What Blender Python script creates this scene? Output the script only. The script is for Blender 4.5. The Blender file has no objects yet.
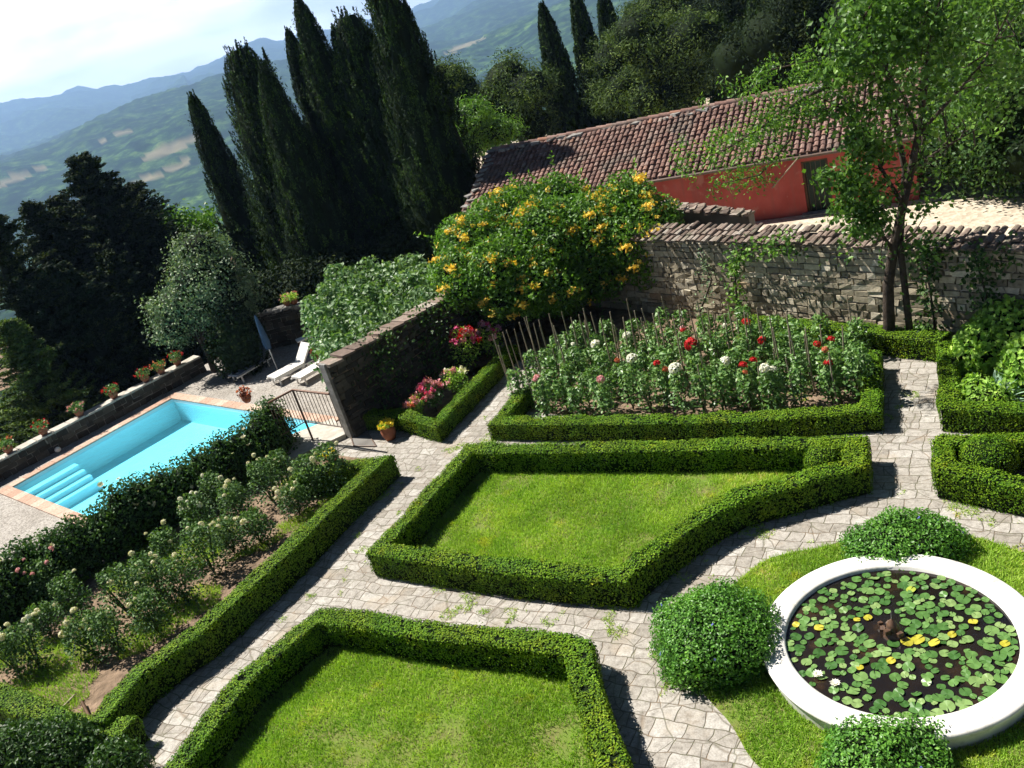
import bpy, math, random
import numpy as np
from mathutils import Vector, Matrix, noise as mn

random.seed(7)
R = np.random.default_rng(7)
S = bpy.context.scene
COL = S.collection
rad = math.radians

# ------------------------------------------------------------------ camera
F_PX, PITCH, ROLL, CAM_H = 896.1, 0.398055, 0.292235, 9.0
_fw = np.array([0, math.cos(PITCH), -math.sin(PITCH)])
_rt0 = np.array([1, 0, 0.]); _dn0 = np.cross(_fw, _rt0)
_rt = math.cos(ROLL) * _rt0 + math.sin(ROLL) * _dn0
_dn = -math.sin(ROLL) * _rt0 + math.cos(ROLL) * _dn0

def ray(px, py):
    return (px - 512) / F_PX * _rt + (py - 384) / F_PX * _dn + _fw
def at(px, py, z=0.0):                      # world point at height z
    d = ray(px, py); return np.array([0, 0, CAM_H]) + d * ((z - CAM_H) / d[2])
def atd(px, py, D):                         # world point at horizontal distance D
    d = ray(px, py); d = d / math.hypot(d[0], d[1]); return d * D + np.array([0, 0, CAM_H])

cam_d = bpy.data.cameras.new('camera'); cam = bpy.data.objects.new('camera', cam_d); COL.objects.link(cam)
m = Matrix.Identity(4)
for i in range(3):
    m[i][0] = _rt[i]; m[i][1] = -_dn[i]; m[i][2] = -_fw[i]
m[2][3] = CAM_H
cam.matrix_world = m
cam_d.sensor_width = 36; cam_d.lens = 36 * F_PX / 1024; cam_d.clip_end = 40000; cam_d.clip_start = 0.1
S.camera = cam

# ------------------------------------------------------------------ numpy noise
def _h(ix, iy, iz, seed):
    n = (ix * 374761393 + iy * 668265263 + iz * 2147483647 + seed * 1274126177) & 0xffffffff
    n = ((n ^ (n >> 13)) * 1274126177) & 0xffffffff
    return ((n ^ (n >> 16)) & 0xffff) / 65535.0
def vnoise(P, seed=0):
    P = np.asarray(P, float)
    if P.shape[1] == 2: P = np.c_[P, np.zeros(len(P))]
    I = np.floor(P).astype(np.int64); f = P - I; f = f * f * (3 - 2 * f)
    r = 0
    for a in (0, 1):
        for b in (0, 1):
            for c in (0, 1):
                w = (f[:, 0] if a else 1 - f[:, 0]) * (f[:, 1] if b else 1 - f[:, 1]) * (f[:, 2] if c else 1 - f[:, 2])
                r = r + w * _h(I[:, 0] + a, I[:, 1] + b, I[:, 2] + c, seed)
    return r
def fbm(P, seed=0, o=4):
    P = np.asarray(P, float); r = 0; a = .5
    for k in range(o):
        r = r + a * vnoise(P * 2 ** k, seed + k); a *= .5
    return r / (1 - .5 ** o)
def unit(a):
    return a / (np.linalg.norm(a, axis=-1, keepdims=True) + 1e-9)

# ------------------------------------------------------------------ materials
def newmat(name):
    m = bpy.data.materials.new(name); m.use_nodes = True; nt = m.node_tree; nt.nodes.clear()
    out = nt.nodes.new('ShaderNodeOutputMaterial'); return m, nt, out
def nd(nt, t, **kw):
    n = nt.nodes.new(t)
    for k, v in kw.items():
        if k in n.inputs.keys() if hasattr(n.inputs, 'keys') else False: n.inputs[k].default_value = v
        else: setattr(n, k, v)
    return n
def ramp(nt, stops, fac):
    r = nt.nodes.new('ShaderNodeValToRGB'); el = r.color_ramp.elements
    while len(el) < len(stops): el.new(0.5)
    for e, (p, c) in zip(el, stops): e.position = p; e.color = (*c, 1)
    nt.links.new(fac, r.inputs[0]); return r.outputs[0]
def objco(nt):
    g = nt.nodes.new('ShaderNodeNewGeometry'); return g.outputs['Position']
def noise_n(nt, scale, detail=3, co=None, rough=.55):
    n = nt.nodes.new('ShaderNodeTexNoise'); n.inputs['Scale'].default_value = scale
    n.inputs['Detail'].default_value = detail; n.inputs['Roughness'].default_value = rough
    nt.links.new(co if co else objco(nt), n.inputs['Vector']); return n.outputs['Fac']
def mixc(nt, fac, a, b, mode='MIX'):
    x = nt.nodes.new('ShaderNodeMix'); x.data_type = 'RGBA'; x.blend_type = mode
    for s, v in ((x.inputs[0], fac), (x.inputs[6], a), (x.inputs[7], b)):
        if isinstance(v, bpy.types.NodeSocket): nt.links.new(v, s)
        elif isinstance(v, (int, float)): s.default_value = v
        else: s.default_value = (*v, 1)
    return x.outputs[2]
def bump(nt, h, strength, dist):
    b = nt.nodes.new('ShaderNodeBump'); b.inputs['Strength'].default_value = strength
    b.inputs['Distance'].default_value = dist; nt.links.new(h, b.inputs['Height']); return b.outputs[0]
def bsdf(nt, out, col, rough=.7, spec=.3, nrm=None, metal=0):
    p = nt.nodes.new('ShaderNodeBsdfPrincipled')
    if isinstance(col, bpy.types.NodeSocket): nt.links.new(col, p.inputs['Base Color'])
    else: p.inputs['Base Color'].default_value = (*col, 1)
    p.inputs['Roughness'].default_value = rough; p.inputs['Specular IOR Level'].default_value = spec
    p.inputs['Metallic'].default_value = metal
    if nrm: nt.links.new(nrm, p.inputs['Normal'])
    nt.links.new(p.outputs[0], out.inputs[0]); return p
def plain(name, c, c2=None, scale=6, rough=.75, spec=.3, bs=.3, bd=.01, metal=0, fine=40):
    m, nt, out = newmat(name)
    c2 = c2 or tuple(x * .7 for x in c)
    a = noise_n(nt, scale, 5)
    col = ramp(nt, [(.3, c2), (.7, c)], a)
    bsdf(nt, out, col, rough, spec, bump(nt, noise_n(nt, fine, 3), bs, bd), metal); return m
def attr(nt, name='rnd'):
    a = nt.nodes.new('ShaderNodeAttribute'); a.attribute_name = name; return a.outputs['Fac']
def leafm(name, stops, trans=.25, rough=.5, spec=.25, big=None, gain=1.5):
    m, nt, out = newmat(name); stops = [(p_, tuple(min(.9, v_ * gain) for v_ in c_)) for p_, c_ in stops]
    col = ramp(nt, stops, attr(nt))
    if big:
        f2 = ramp(nt, [(.60, (0, 0, 0)), (.72, (.7, .7, .7))], noise_n(nt, big[0] * 1.9, 5)); col = mixc(nt, f2, col, mixc(nt, 1.0, col, (1.7, 1.05, .9), 'MULTIPLY'))
        f = ramp(nt, [(.35, (0, 0, 0)), (.65, (1, 1, 1))], noise_n(nt, big[0], 3))
        col = mixc(nt, f, col, mixc(nt, 1.0, col, big[1], 'MULTIPLY'))
    p = bsdf(nt, out, col, rough, spec)
    t = nt.nodes.new('ShaderNodeBsdfTranslucent')
    nt.links.new(mixc(nt, 1.0, col, (1.5, 1.6, .6), 'MULTIPLY'), t.inputs[0])
    mx = nt.nodes.new('ShaderNodeMixShader'); mx.inputs[0].default_value = trans
    nt.links.new(p.outputs[0], mx.inputs[1]); nt.links.new(t.outputs[0], mx.inputs[2]); nt.links.new(mx.outputs[0], out.inputs[0])
    return m
M = {}
M['box'] = leafm('boxwood_leaves', [(0, (.018, .055, .005)), (.6, (.062, .135, .006)), (1, (.13, .22, .015))], .10, .55, .10, (1.3, (1.3, 1.0, .9)), gain=1.75)
M['boxcore'] = plain('boxwood_twigs', (.012, .022, .006), (.006, .012, .004), spec=.05)
M['grass'] = leafm('grass_blades', [(0, (.075, .14, .018)), (.5, (.135, .235, .03)), (.88, (.21, .30, .055)), (1, (.34, .31, .15))], .3, .6, .1, (.9, (1.3, 1.12, 1.2)), gain=1.85)
M['peri'] = leafm('periwinkle_leaves', [(0, (.03, .09, .012)), (.6, (.08, .20, .025)), (1, (.17, .33, .05))], .25, .4, .35)
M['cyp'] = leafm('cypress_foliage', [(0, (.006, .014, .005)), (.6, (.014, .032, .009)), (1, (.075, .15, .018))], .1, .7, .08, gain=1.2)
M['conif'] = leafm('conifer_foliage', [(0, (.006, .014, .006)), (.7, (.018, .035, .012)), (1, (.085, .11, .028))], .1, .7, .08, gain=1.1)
M['pine'] = leafm('pine_needles', [(0, (.015, .03, .008)), (.6, (.045, .075, .018)), (1, (.11, .15, .035))], .18, .6, .12, gain=1.8)
M['olive'] = leafm('grey_green_leaves', [(0, (.03, .055, .025)), (.6, (.075, .115, .06)), (1, (.19, .24, .12))], .18, .5, .25, gain=1.9)
M['broad'] = leafm('fresh_green_leaves', [(0, (.025, .07, .01)), (.6, (.075, .16, .02)), (1, (.16, .27, .05))], .32, .45, .3)
M['tree'] = leafm('garden_tree_leaves', [(0, (.02, .055, .01)), (.6, (.06, .13, .018)), (1, (.14, .24, .045))], .3, .45, .3, gain=1.5)
M['dkbroad'] = leafm('dark_green_leaves', [(0, (.012, .03, .008)), (.6, (.03, .07, .014)), (1, (.07, .13, .03))], .25, .45, .25)
M['dahl'] = leafm('dahlia_leaves', [(0, (.02, .06, .012)), (.6, (.075, .155, .035)), (1, (.16, .25, .085))], .22, .4, .4)
M['rose'] = leafm('rose_leaves', [(0, (.014, .04, .012)), (.6, (.045, .095, .028)), (1, (.11, .18, .055))], .25, .5, .18)
M['bean'] = leafm('bean_leaves', [(0, (.03, .085, .02)), (.6, (.07, .14, .045)), (1, (.19, .28, .13))], .25, .45, .3, gain=1.25)
M['lime'] = leafm('lime_green_leaves', [(0, (.07, .14, .02)), (.6, (.17, .28, .045)), (1, (.34, .44, .10))], .3, .5, .3, gain=1.9)
M['blue'] = leafm('blue_green_leaves', [(0, (.06, .13, .08)), (.6, (.15, .25, .17)), (1, (.35, .45, .35))], .15, .5, .3)
M['bark'] = plain('bark', (.09, .07, .055), (.03, .024, .02), 7, .9, .1, .7, .03)
M['stem'] = plain('green_stem', (.06, .09, .03), (.04, .05, .02), 9, .7, .2)
M['cane'] = plain('bamboo_cane', (.34, .29, .21), (.16, .13, .09), 12, .7, .2)
M['terra'] = plain('terracotta', (.34, .13, .07), (.22, .075, .04), 9, .8, .2, .2, .01)
M['white'] = plain('white_painted_stone', (.80, .78, .73), (.68, .66, .61), 4, .7, .25, .15, .004)
M['soil'] = plain('garden_soil', (.30, .215, .15), (.11, .08, .055), 3.5, .95, .05, .9, .05, fine=14)
M['iron'] = plain('wrought_iron', (.10, .075, .06), (.14, .08, .055), 12, .5, .4, .1, .002)
M['rust'] = plain('rusty_handrail', (.24, .13, .085), (.14, .075, .05), 10, .6, .3, .2, .002)
M['plaster'] = plain('red_plaster', (.46, .095, .08), (.36, .065, .055), 1.1, .9, .1, .25, .01)
M['greyplaster'] = plain('grey_render', (.20, .19, .175), (.12, .11, .10), 2, .9, .1, .3, .01)
M['doorg'] = plain('dark_green_paint', (.012, .035, .025), (.008, .022, .016), 3, .5, .3)
M['slab'] = plain('pale_travertine', (.52, .49, .43), (.36, .33, .28), 5, .8, .2, .3, .006)
M['canvasw'] = plain('white_canvas', (.74, .73, .70), (.64, .62, .58), 3, .85, .1)
M['canvasg'] = plain('grey_blue_canvas', (.16, .19, .24), (.10, .125, .17), 3, .85, .1)
M['navy'] = plain('navy_canvas', (.045, .09, .16), (.02, .045, .09), 5, .8, .2)
M['wood'] = plain('brown_wood', (.14, .08, .045), (.07, .04, .022), 8, .7, .2)
M['greystone'] = plain('grey_capstone', (.33, .32, .30), (.17, .16, .145), 6, .9, .1, .7, .02)
M['bronze'] = plain('brown_bronze', (.13, .07, .04), (.05, .03, .02), 18, .45, .5, .5, .01)
def petal(name, a, b):
    M[name] = leafm(name, [(0, a), (1, b)], .2, .6, .15, gain=1)
petal('pet_red', (.38, .01, .012), (.62, .03, .03)); petal('pet_white', (.72, .70, .62), (.85, .84, .80)); petal('pet_pink', (.62, .22, .27), (.75, .42, .42))
petal('pet_magenta', (.50, .04, .16), (.68, .12, .28)); petal('pet_orange', (.82, .48, .04), (.90, .74, .20)); petal('pet_yellow', (.75, .55, .03), (.85, .68, .08))
petal('pet_coral', (.55, .13, .06), (.72, .25, .14)); petal('pet_blue', (.12, .14, .5), (.2, .22, .6)); petal('pet_cream', (.66, .62, .42), (.78, .75, .6))
petal('pet_lilac', (.42, .18, .36), (.55, .3, .48))
def padm(name, a, b, c):
    m, nt, out = newmat(name); col = ramp(nt, [(0, a), (.6, b), (1, c)], attr(nt)); bsdf(nt, out, col, .35, .4); M[name] = m
padm('pad', (.045, .12, .025), (.10, .21, .05), (.20, .30, .10)); padm('pad_yellow', (.36, .33, .03), (.28, .36, .05), (.42, .38, .04))
# flagstones
def flagstones():
    m, nt, out = newmat('flagstone_paving'); co = objco(nt)
    n = nt.nodes.new('ShaderNodeTexNoise'); n.inputs['Scale'].default_value = 1.6; n.inputs['Detail'].default_value = 2
    nt.links.new(co, n.inputs['Vector'])
    vm = nt.nodes.new('ShaderNodeVectorMath'); vm.operation = 'MULTIPLY_ADD'
    nt.links.new(n.outputs['Color'], vm.inputs[0]); vm.inputs[1].default_value = (.26, .26, 0); nt.links.new(co, vm.inputs[2])
    mp = nt.nodes.new('ShaderNodeMapping'); mp.inputs['Rotation'].default_value = (0, 0, rad(-53)); mp.inputs['Scale'].default_value = (1, 1.45, 0)
    nt.links.new(vm.outputs[0], mp.inputs[0])
    mp.inputs['Scale'].default_value = (1, 1, 0); mp.inputs['Rotation'].default_value = (0, 0, rad(34))
    br = nt.nodes.new('ShaderNodeTexBrick'); br.offset = .42; br.offset_frequency = 2; br.squash = .68; br.squash_frequency = 3
    nt.links.new(mp.outputs[0], br.inputs['Vector']); br.inputs['Scale'].default_value = 1; br.inputs['Brick Width'].default_value = .38; br.inputs['Row Height'].default_value = .25
    br.inputs['Mortar Size'].default_value = .012; br.inputs['Mortar Smooth'].default_value = 1.0; br.inputs['Bias'].default_value = 0
    br.inputs['Color1'].default_value = (0, 0, 0, 1); br.inputs['Color2'].default_value = (1, 1, 1, 1)
    vc_ = nt.nodes.new('ShaderNodeTexVoronoi'); vc_.feature = 'DISTANCE_TO_EDGE'; vc_.inputs['Scale'].default_value = 1.5; nt.links.new(mp.outputs[0], vc_.inputs['Vector'])
    ck = nt.nodes.new('ShaderNodeMapRange'); nt.links.new(vc_.outputs['Distance'], ck.inputs[0]); ck.inputs[1].default_value = -.008; ck.inputs[2].default_value = .018
    bi = nt.nodes.new('ShaderNodeMath'); bi.operation = 'SUBTRACT'; bi.inputs[0].default_value = 1; nt.links.new(br.outputs['Fac'], bi.inputs[1])
    sm = nt.nodes.new('ShaderNodeMath'); sm.operation = 'MULTIPLY'; nt.links.new(bi.outputs[0], sm.inputs[0]); nt.links.new(ck.outputs[0], sm.inputs[1])
    stone = ramp(nt, [(0, (.27, .25, .22)), (.35, (.33, .31, .28)), (.75, (.365, .345, .315)), (1, (.41, .395, .365))], br.outputs['Color'])
    grain = noise_n(nt, 9, 6, rough=.7)
    stone = mixc(nt, .75, stone, ramp(nt, [(.32, (.45, .43, .40)), (.46, (.88, .86, .84)), (.68, (1.3, 1.3, 1.29))], grain), 'MULTIPLY')
    joint = ramp(nt, [(.3, (.27, .19, .12)), (.48, (.13, .11, .085)), (.56, (.12, .12, .065)), (.68, (.22, .19, .15))], noise_n(nt, 3.5, 4))
    stone = mixc(nt, .55, stone, ramp(nt, [(.35, (.6, .58, .55)), (.6, (1.25, 1.25, 1.25))], noise_n(nt, 38, 4, rough=.75)), 'MULTIPLY')
    dust = ramp(nt, [(.56, (0, 0, 0)), (.68, (1, 1, 1))], noise_n(nt, 1.3, 5))
    stone = mixc(nt, mixc(nt, .45, (0, 0, 0), dust), stone, (.36, .29, .21))
    col = mixc(nt, sm.outputs[0], joint, stone)
    md = nt.nodes.new('ShaderNodeMath'); md.operation = 'MULTIPLY_ADD'; nt.links.new(grain, md.inputs[0]); md.inputs[1].default_value = .5; nt.links.new(sm.outputs[0], md.inputs[2])
    bsdf(nt, out, col, .85, .2, bump(nt, md.outputs[0], .7, .014)); return m
M['flag'] = flagstones()
def gravel(name, a, b, sc=25):
    m, nt, out = newmat(name)
    v = nt.nodes.new('ShaderNodeTexVoronoi'); v.inputs['Scale'].default_value = sc; nt.links.new(objco(nt), v.inputs['Vector'])
    s = nt.nodes.new('ShaderNodeSeparateColor'); nt.links.new(v.outputs['Color'], s.inputs[0])
    col = ramp(nt, [(0, a), (1, b)], s.outputs[0])
    col = mixc(nt, .6, col, ramp(nt, [(.3, (.7, .68, .64)), (.7, (1.1, 1.1, 1.1))], noise_n(nt, .8, 5)), 'MULTIPLY')
    bsdf(nt, out, col, .9, .1, bump(nt, v.outputs['Distance'], .6, .02)); return m
M['gravel'] = gravel('pale_pool_gravel', (.22, .20, .18), (.46, .43, .39)); M['sand'] = gravel('sandy_courtyard_gravel', (.40, .34, .26), (.62, .54, .43), 9)
M['lawn'] = plain('lawn_ground', (.13, .21, .03), (.16, .15, .06), 2.2, .95, .05, .6, .02, fine=60)
M['wallmortar'] = plain('lime_mortar', (.36, .33, .28), (.22, .20, .17), 4, .95, .1, .6, .02)
def facem(name, stops, rough=.85, bs=.5, bd=.015, fine=25, stain=None):
    m, nt, out = newmat(name); col = ramp(nt, stops, attr(nt))
    g = noise_n(nt, fine * .5, 5)
    col = mixc(nt, .8, col, ramp(nt, [(.3, (.6, .58, .55)), (.7, (1.15, 1.15, 1.12))], g), 'MULTIPLY')
    if stain:
        col = mixc(nt, ramp(nt, [(.52, (0, 0, 0)), (.66, (.75, .75, .75))], noise_n(nt, stain[0], 5)), col, stain[1])
    bsdf(nt, out, col, rough, .15, bump(nt, noise_n(nt, fine, 4), bs, bd)); M[name] = m
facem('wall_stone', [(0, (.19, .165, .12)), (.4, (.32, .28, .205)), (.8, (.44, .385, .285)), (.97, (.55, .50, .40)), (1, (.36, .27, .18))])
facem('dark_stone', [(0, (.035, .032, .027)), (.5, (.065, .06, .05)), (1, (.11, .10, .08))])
facem('roof_tile', [(0, (.14, .09, .078)), (.35, (.21, .125, .105)), (.65, (.26, .16, .135)), (.88, (.31, .22, .19)), (.97, (.32, .16, .105)), (1, (.33, .29, .26))], stain=(.8, (.15, .125, .105)))
facem('cap_tile', [(0, (.12, .095, .08)), (.4, (.21, .155, .13)), (.75, (.30, .235, .20)), (1, (.38, .34, .30))], stain=(2.5, (.17, .165, .12)))
facem('pool_coping_tile', [(0, (.45, .29, .22)), (.6, (.54, .38, .30)), (1, (.60, .46, .38))])
M['pool'] = plain('pool_tile', (.78, .93, .94), (.74, .92, .93), 3, .5, .3, .02, .002)
def waterm():
    m, nt, out = newmat('pool_water')
    tr = nt.nodes.new('ShaderNodeBsdfTransparent'); tr.inputs[0].default_value = (.46, .86, 1, 1)
    gl = nt.nodes.new('ShaderNodeBsdfGlossy'); gl.inputs['Roughness'].default_value = .03
    fr = nt.nodes.new('ShaderNodeFresnel'); fr.inputs[0].default_value = 1.33
    b = bump(nt, noise_n(nt, 2.6, 4), .5, .08); nt.links.new(b, gl.inputs['Normal']); nt.links.new(b, fr.inputs['Normal'])
    mx = nt.nodes.new('ShaderNodeMixShader'); nt.links.new(fr.outputs[0], mx.inputs[0]); nt.links.new(tr.outputs[0], mx.inputs[1]); nt.links.new(gl.outputs[0], mx.inputs[2])
    nt.links.new(mx.outputs[0], out.inputs[0]); M['water'] = m
waterm()
def basinm():
    m, nt, out = newmat('white_basin_stone'); a = ramp(nt, [(.3, (.62, .60, .54)), (.6, (.78, .765, .72))], noise_n(nt, 3, 6))
    f = ramp(nt, [(.54, (0, 0, 0)), (.70, (.8, .8, .8))], noise_n(nt, 7, 7, rough=.7)); a = mixc(nt, f, a, (.42, .40, .33))
    g = nt.nodes.new('ShaderNodeNewGeometry'); sz = nt.nodes.new('ShaderNodeSeparateXYZ'); nt.links.new(g.outputs['Position'], sz.inputs[0])
    mr = nt.nodes.new('ShaderNodeMapRange'); nt.links.new(sz.outputs['Z'], mr.inputs[0]); mr.inputs[1].default_value = .16; mr.inputs[2].default_value = .0
    dn = nt.nodes.new('ShaderNodeMath'); dn.operation = 'MULTIPLY'; nt.links.new(mr.outputs[0], dn.inputs[0]); nt.links.new(noise_n(nt, 11, 5), dn.inputs[1])
    a = mixc(nt, dn.outputs[0], a, (.16, .17, .09)); bsdf(nt, out, a, .8, .2, bump(nt, noise_n(nt, 22, 5), .35, .006)); M['basin'] = m
basinm()
def plasterm():
    m, nt, out = newmat('red_plaster'); co = objco(nt); mp = nt.nodes.new('ShaderNodeMapping'); mp.inputs['Scale'].default_value = (5, 5, .5); nt.links.new(co, mp.inputs[0])
    a = ramp(nt, [(.3, (.30, .055, .047)), (.5, (.40, .085, .072)), (.7, (.47, .125, .105))], noise_n(nt, .9, 5))
    st = ramp(nt, [(.48, (0, 0, 0)), (.70, (.55, .55, .55))], noise_n(nt, 1, 5, mp.outputs[0])); a = mixc(nt, st, a, (.24, .10, .085))
    st = ramp(nt, [(.60, (0, 0, 0)), (.68, (.6, .6, .6))], noise_n(nt, 1.7, 6)); a = mixc(nt, st, a, (.45, .22, .18))
    bsdf(nt, out, a, .9, .1, bump(nt, noise_n(nt, 14, 4), .3, .01)); M['plaster'] = m
plasterm()
def pondm():
    m, nt, out = newmat('dark_pond_water'); c = ramp(nt, [(.35, (.006, .006, .008)), (.6, (.014, .010, .007)), (.75, (.05, .028, .012))], noise_n(nt, 1.6, 4))
    bsdf(nt, out, c, .06, .5, bump(nt, noise_n(nt, 5, 2), .08, .02)); M['pond'] = m
pondm()
def terrainm():
    m, nt, out = newmat('wooded_hills')
    big = noise_n(nt, .0035, 5); mid = noise_n(nt, .022, 8, rough=.72); fine = noise_n(nt, .12, 5, rough=.7)
    col = ramp(nt, [(.40, (.003, .014, .006)), (.50, (.012, .036, .010)), (.58, (.045, .092, .022)), (.68, (.10, .16, .04))], mid)
    col = mixc(nt, .8, col, ramp(nt, [(.35, (.45, .5, .5)), (.65, (1.4, 1.4, 1.2))], fine), 'MULTIPLY')
    col = mixc(nt, .7, col, ramp(nt, [(.35, (.6, .65, .7)), (.65, (1.35, 1.35, 1.1))], big), 'MULTIPLY')
    f = attr(nt, 'field')
    fld = ramp(nt, [(.35, (.17, .15, .08)), (.6, (.22, .19, .11)), (.75, (.08, .12, .035))], noise_n(nt, .02, 3))
    bsdf(nt, out, mixc(nt, f, col, fld), .95, .05); M['terrain'] = m
terrainm()

# ------------------------------------------------------------------ mesh builder
class MB:
    def __init__(s): s.V = []; s.F = []; s.n = 0
    def add(s, V, F, mat=0, rnd=None, smooth=False):
        V = np.asarray(V, float); F = np.asarray(F, np.int64)
        if len(V) == 0: return s
        if rnd is None: rnd = R.random(len(F))
        elif np.isscalar(rnd): rnd = np.full(len(F), float(rnd))
        s.V.append(V); s.F.append((F + s.n, mat, rnd, smooth)); s.n += len(V); return s
    def box(s, c, size, rot=0, mat=0, rnd=None, jit=0, tilt=None):
        x, y, z = np.array(size) / 2.
        V = np.array([(i * x, j * y, k * z) for i in (-1, 1) for j in (-1, 1) for k in (-1, 1)], float)
        if jit: V = V + R.uniform(-jit, jit, V.shape)
        if tilt is not None: V = V @ np.array(Matrix.Rotation(tilt[0], 3, tilt[1])).T
        cr, sr = math.cos(rot), math.sin(rot)
        V = V @ np.array([[cr, sr, 0], [-sr, cr, 0], [0, 0, 1]]) + np.array(c)
        r = R.random() if rnd is None else rnd
        return s.add(V, [(0, 1, 3, 2), (4, 6, 7, 5), (0, 4, 5, 1), (2, 3, 7, 6), (0, 2, 6, 4), (1, 5, 7, 3)], mat, r)
    def obox(s, o, ax, size, mat=0, rnd=None):          # box from corner axes: o centre, ax 3 unit vectors
        V = np.array([np.array(o) + i * size[0] / 2 * ax[0] + j * size[1] / 2 * ax[1] + k * size[2] / 2 * ax[2] for i in (-1, 1) for j in (-1, 1) for k in (-1, 1)])
        return s.add(V, [(0, 1, 3, 2), (4, 6, 7, 5), (0, 4, 5, 1), (2, 3, 7, 6), (0, 2, 6, 4), (1, 5, 7, 3)], mat, R.random() if rnd is None else rnd)
    def tube(s, P, rr, seg=6, mat=0, cap=True):
        P = np.asarray(P, float); n = len(P); rr = np.broadcast_to(rr, n)
        T = unit(np.gradient(P, axis=0)); ref = np.array([0, 0, 1.]) if abs(T[0][2]) < .9 else np.array([1., 0, 0])
        V = []
        for i in range(n):
            a = unit(np.cross(T[i], ref)); b = np.cross(T[i], a)
            th = np.arange(seg) * 2 * math.pi / seg
            V.append(P[i] + rr[i] * (np.cos(th)[:, None] * a + np.sin(th)[:, None] * b))
        V = np.concatenate(V); F = [(i * seg + j, i * seg + (j + 1) % seg, (i + 1) * seg + (j + 1) % seg, (i + 1) * seg + j) for i in range(n - 1) for j in range(seg)]
        s.add(V, F, mat, R.random(), True)
        if cap:
            V2 = np.concatenate([V[:seg], V[-seg:]]); s.add(V2, [tuple(range(seg))[::-1], tuple(range(seg, 2 * seg))], mat, .5)
        return s
    def lathe(s, prof, seg=24, mat=0, c=(0, 0, 0), smooth=True):
        th = np.arange(seg) * 2 * math.pi / seg
        V = np.concatenate([np.c_[r * np.cos(th), r * np.sin(th), np.full(seg, z)] for r, z in prof]) + np.array(c)
        F = [(i * seg + j, i * seg + (j + 1) % seg, (i + 1) * seg + (j + 1) % seg, (i + 1) * seg + j) for i in range(len(prof) - 1) for j in range(seg)]
        return s.add(V, F, mat, .5, smooth)
    def leaves(s, C, l, w, N=None, nj=1.0, mat=0, rnd=None, T=None, tj=.4):
        n = len(C)
        if n == 0: return s
        g = R.normal(size=(n, 3))
        nn = unit(g) if N is None else unit(unit(np.asarray(N, float)) + nj * .6 * g)
        t = R.normal(size=(n, 3)) if T is None else unit(T) + tj * R.normal(size=(n, 3))
        t = unit(t - (t * nn).sum(1, keepdims=True) * nn); b = np.cross(nn, t)
        l = np.broadcast_to(l, n) * R.uniform(.7, 1.3, n); w = np.broadcast_to(w, n) * R.uniform(.7, 1.3, n)
        V = np.stack([C - t * l[:, None] / 2, C - b * w[:, None] / 2 + t * l[:, None] * .05 + nn * w[:, None] * .12, C + t * l[:, None] / 2, C + b * w[:, None] / 2 + t * l[:, None] * .05 + nn * w[:, None] * .12], 1).reshape(-1, 3)
        F = np.arange(4 * n).reshape(n, 4)
        return s.add(V, F, mat, R.random(n) if rnd is None else rnd)
    def obj(s, name, mats, parent=None, world=True):
        V = np.concatenate(s.V)
        if parent is not None and world: V = V - np.array(wloc(parent))
        me = bpy.data.meshes.new(name)
        tot = np.concatenate([np.full(len(F), F.shape[1]) for F, *_ in s.F]); idx = np.concatenate([F.ravel() for F, *_ in s.F])
        me.vertices.add(len(V)); me.vertices.foreach_set('co', V.astype(np.float32).ravel())
        me.loops.add(len(idx)); me.loops.foreach_set('vertex_index', idx.astype(np.int32))
        me.polygons.add(len(tot)); me.polygons.foreach_set('loop_start', np.r_[0, np.cumsum(tot)[:-1]].astype(np.int32)); me.polygons.foreach_set('loop_total', tot.astype(np.int32))
        me.polygons.foreach_set('material_index', np.concatenate([np.full(len(F), mt) for F, mt, *_ in s.F]).astype(np.int32))
        me.polygons.foreach_set('use_smooth', np.concatenate([np.full(len(F), sm) for F, _, _, sm in s.F]))
        a = me.attributes.new('rnd', 'FLOAT', 'FACE'); a.data.foreach_set('value', np.concatenate([r for _, _, r, _ in s.F]).astype(np.float32))
        for mm in (mats if isinstance(mats, (list, tuple)) else [mats]): me.materials.append(M[mm])
        me.update(calc_edges=True)
        o = bpy.data.objects.new(name, me); COL.objects.link(o)
        if parent is not None: o.parent = parent
        return o
def wloc(o):
    v = Vector(o.location)
    while o.parent: o = o.parent; v = v + o.location
    return v
def tag(o, label, cat, group=None, kind=None):
    o['label'] = label; o['category'] = cat
    if group: o['group'] = group
    if kind: o['kind'] = kind
    return o
def thing(name, label, cat, loc, group=None, rot=0):
    o = bpy.data.objects.new(name, None); COL.objects.link(o); o.location = tuple(float(x) for x in loc); o.rotation_euler.z = rot
    o.empty_display_size = .2
    return tag(o, label, cat, group)
def dup(root, loc, rot=0, scale=1, label=None):
    r = root.copy(); COL.objects.link(r); r.location = tuple(float(x) for x in loc); r.rotation_euler.z = rot
    r.scale = (scale,) * 3 if np.isscalar(scale) else scale
    if label: r['label'] = label
    for ch in list(root.children):
        c = ch.copy(); COL.objects.link(c); c.parent = r
        for g in list(ch.children):
            d = g.copy(); COL.objects.link(d); d.parent = c
    return r
def structure(o): o['kind'] = 'structure'; return o
def sheet(name, pts, z, mat):
    b = MB(); b.add([(p[0], p[1], z) for p in pts], [tuple(range(len(pts)))]); return structure(b.obj(name, mat))

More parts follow.
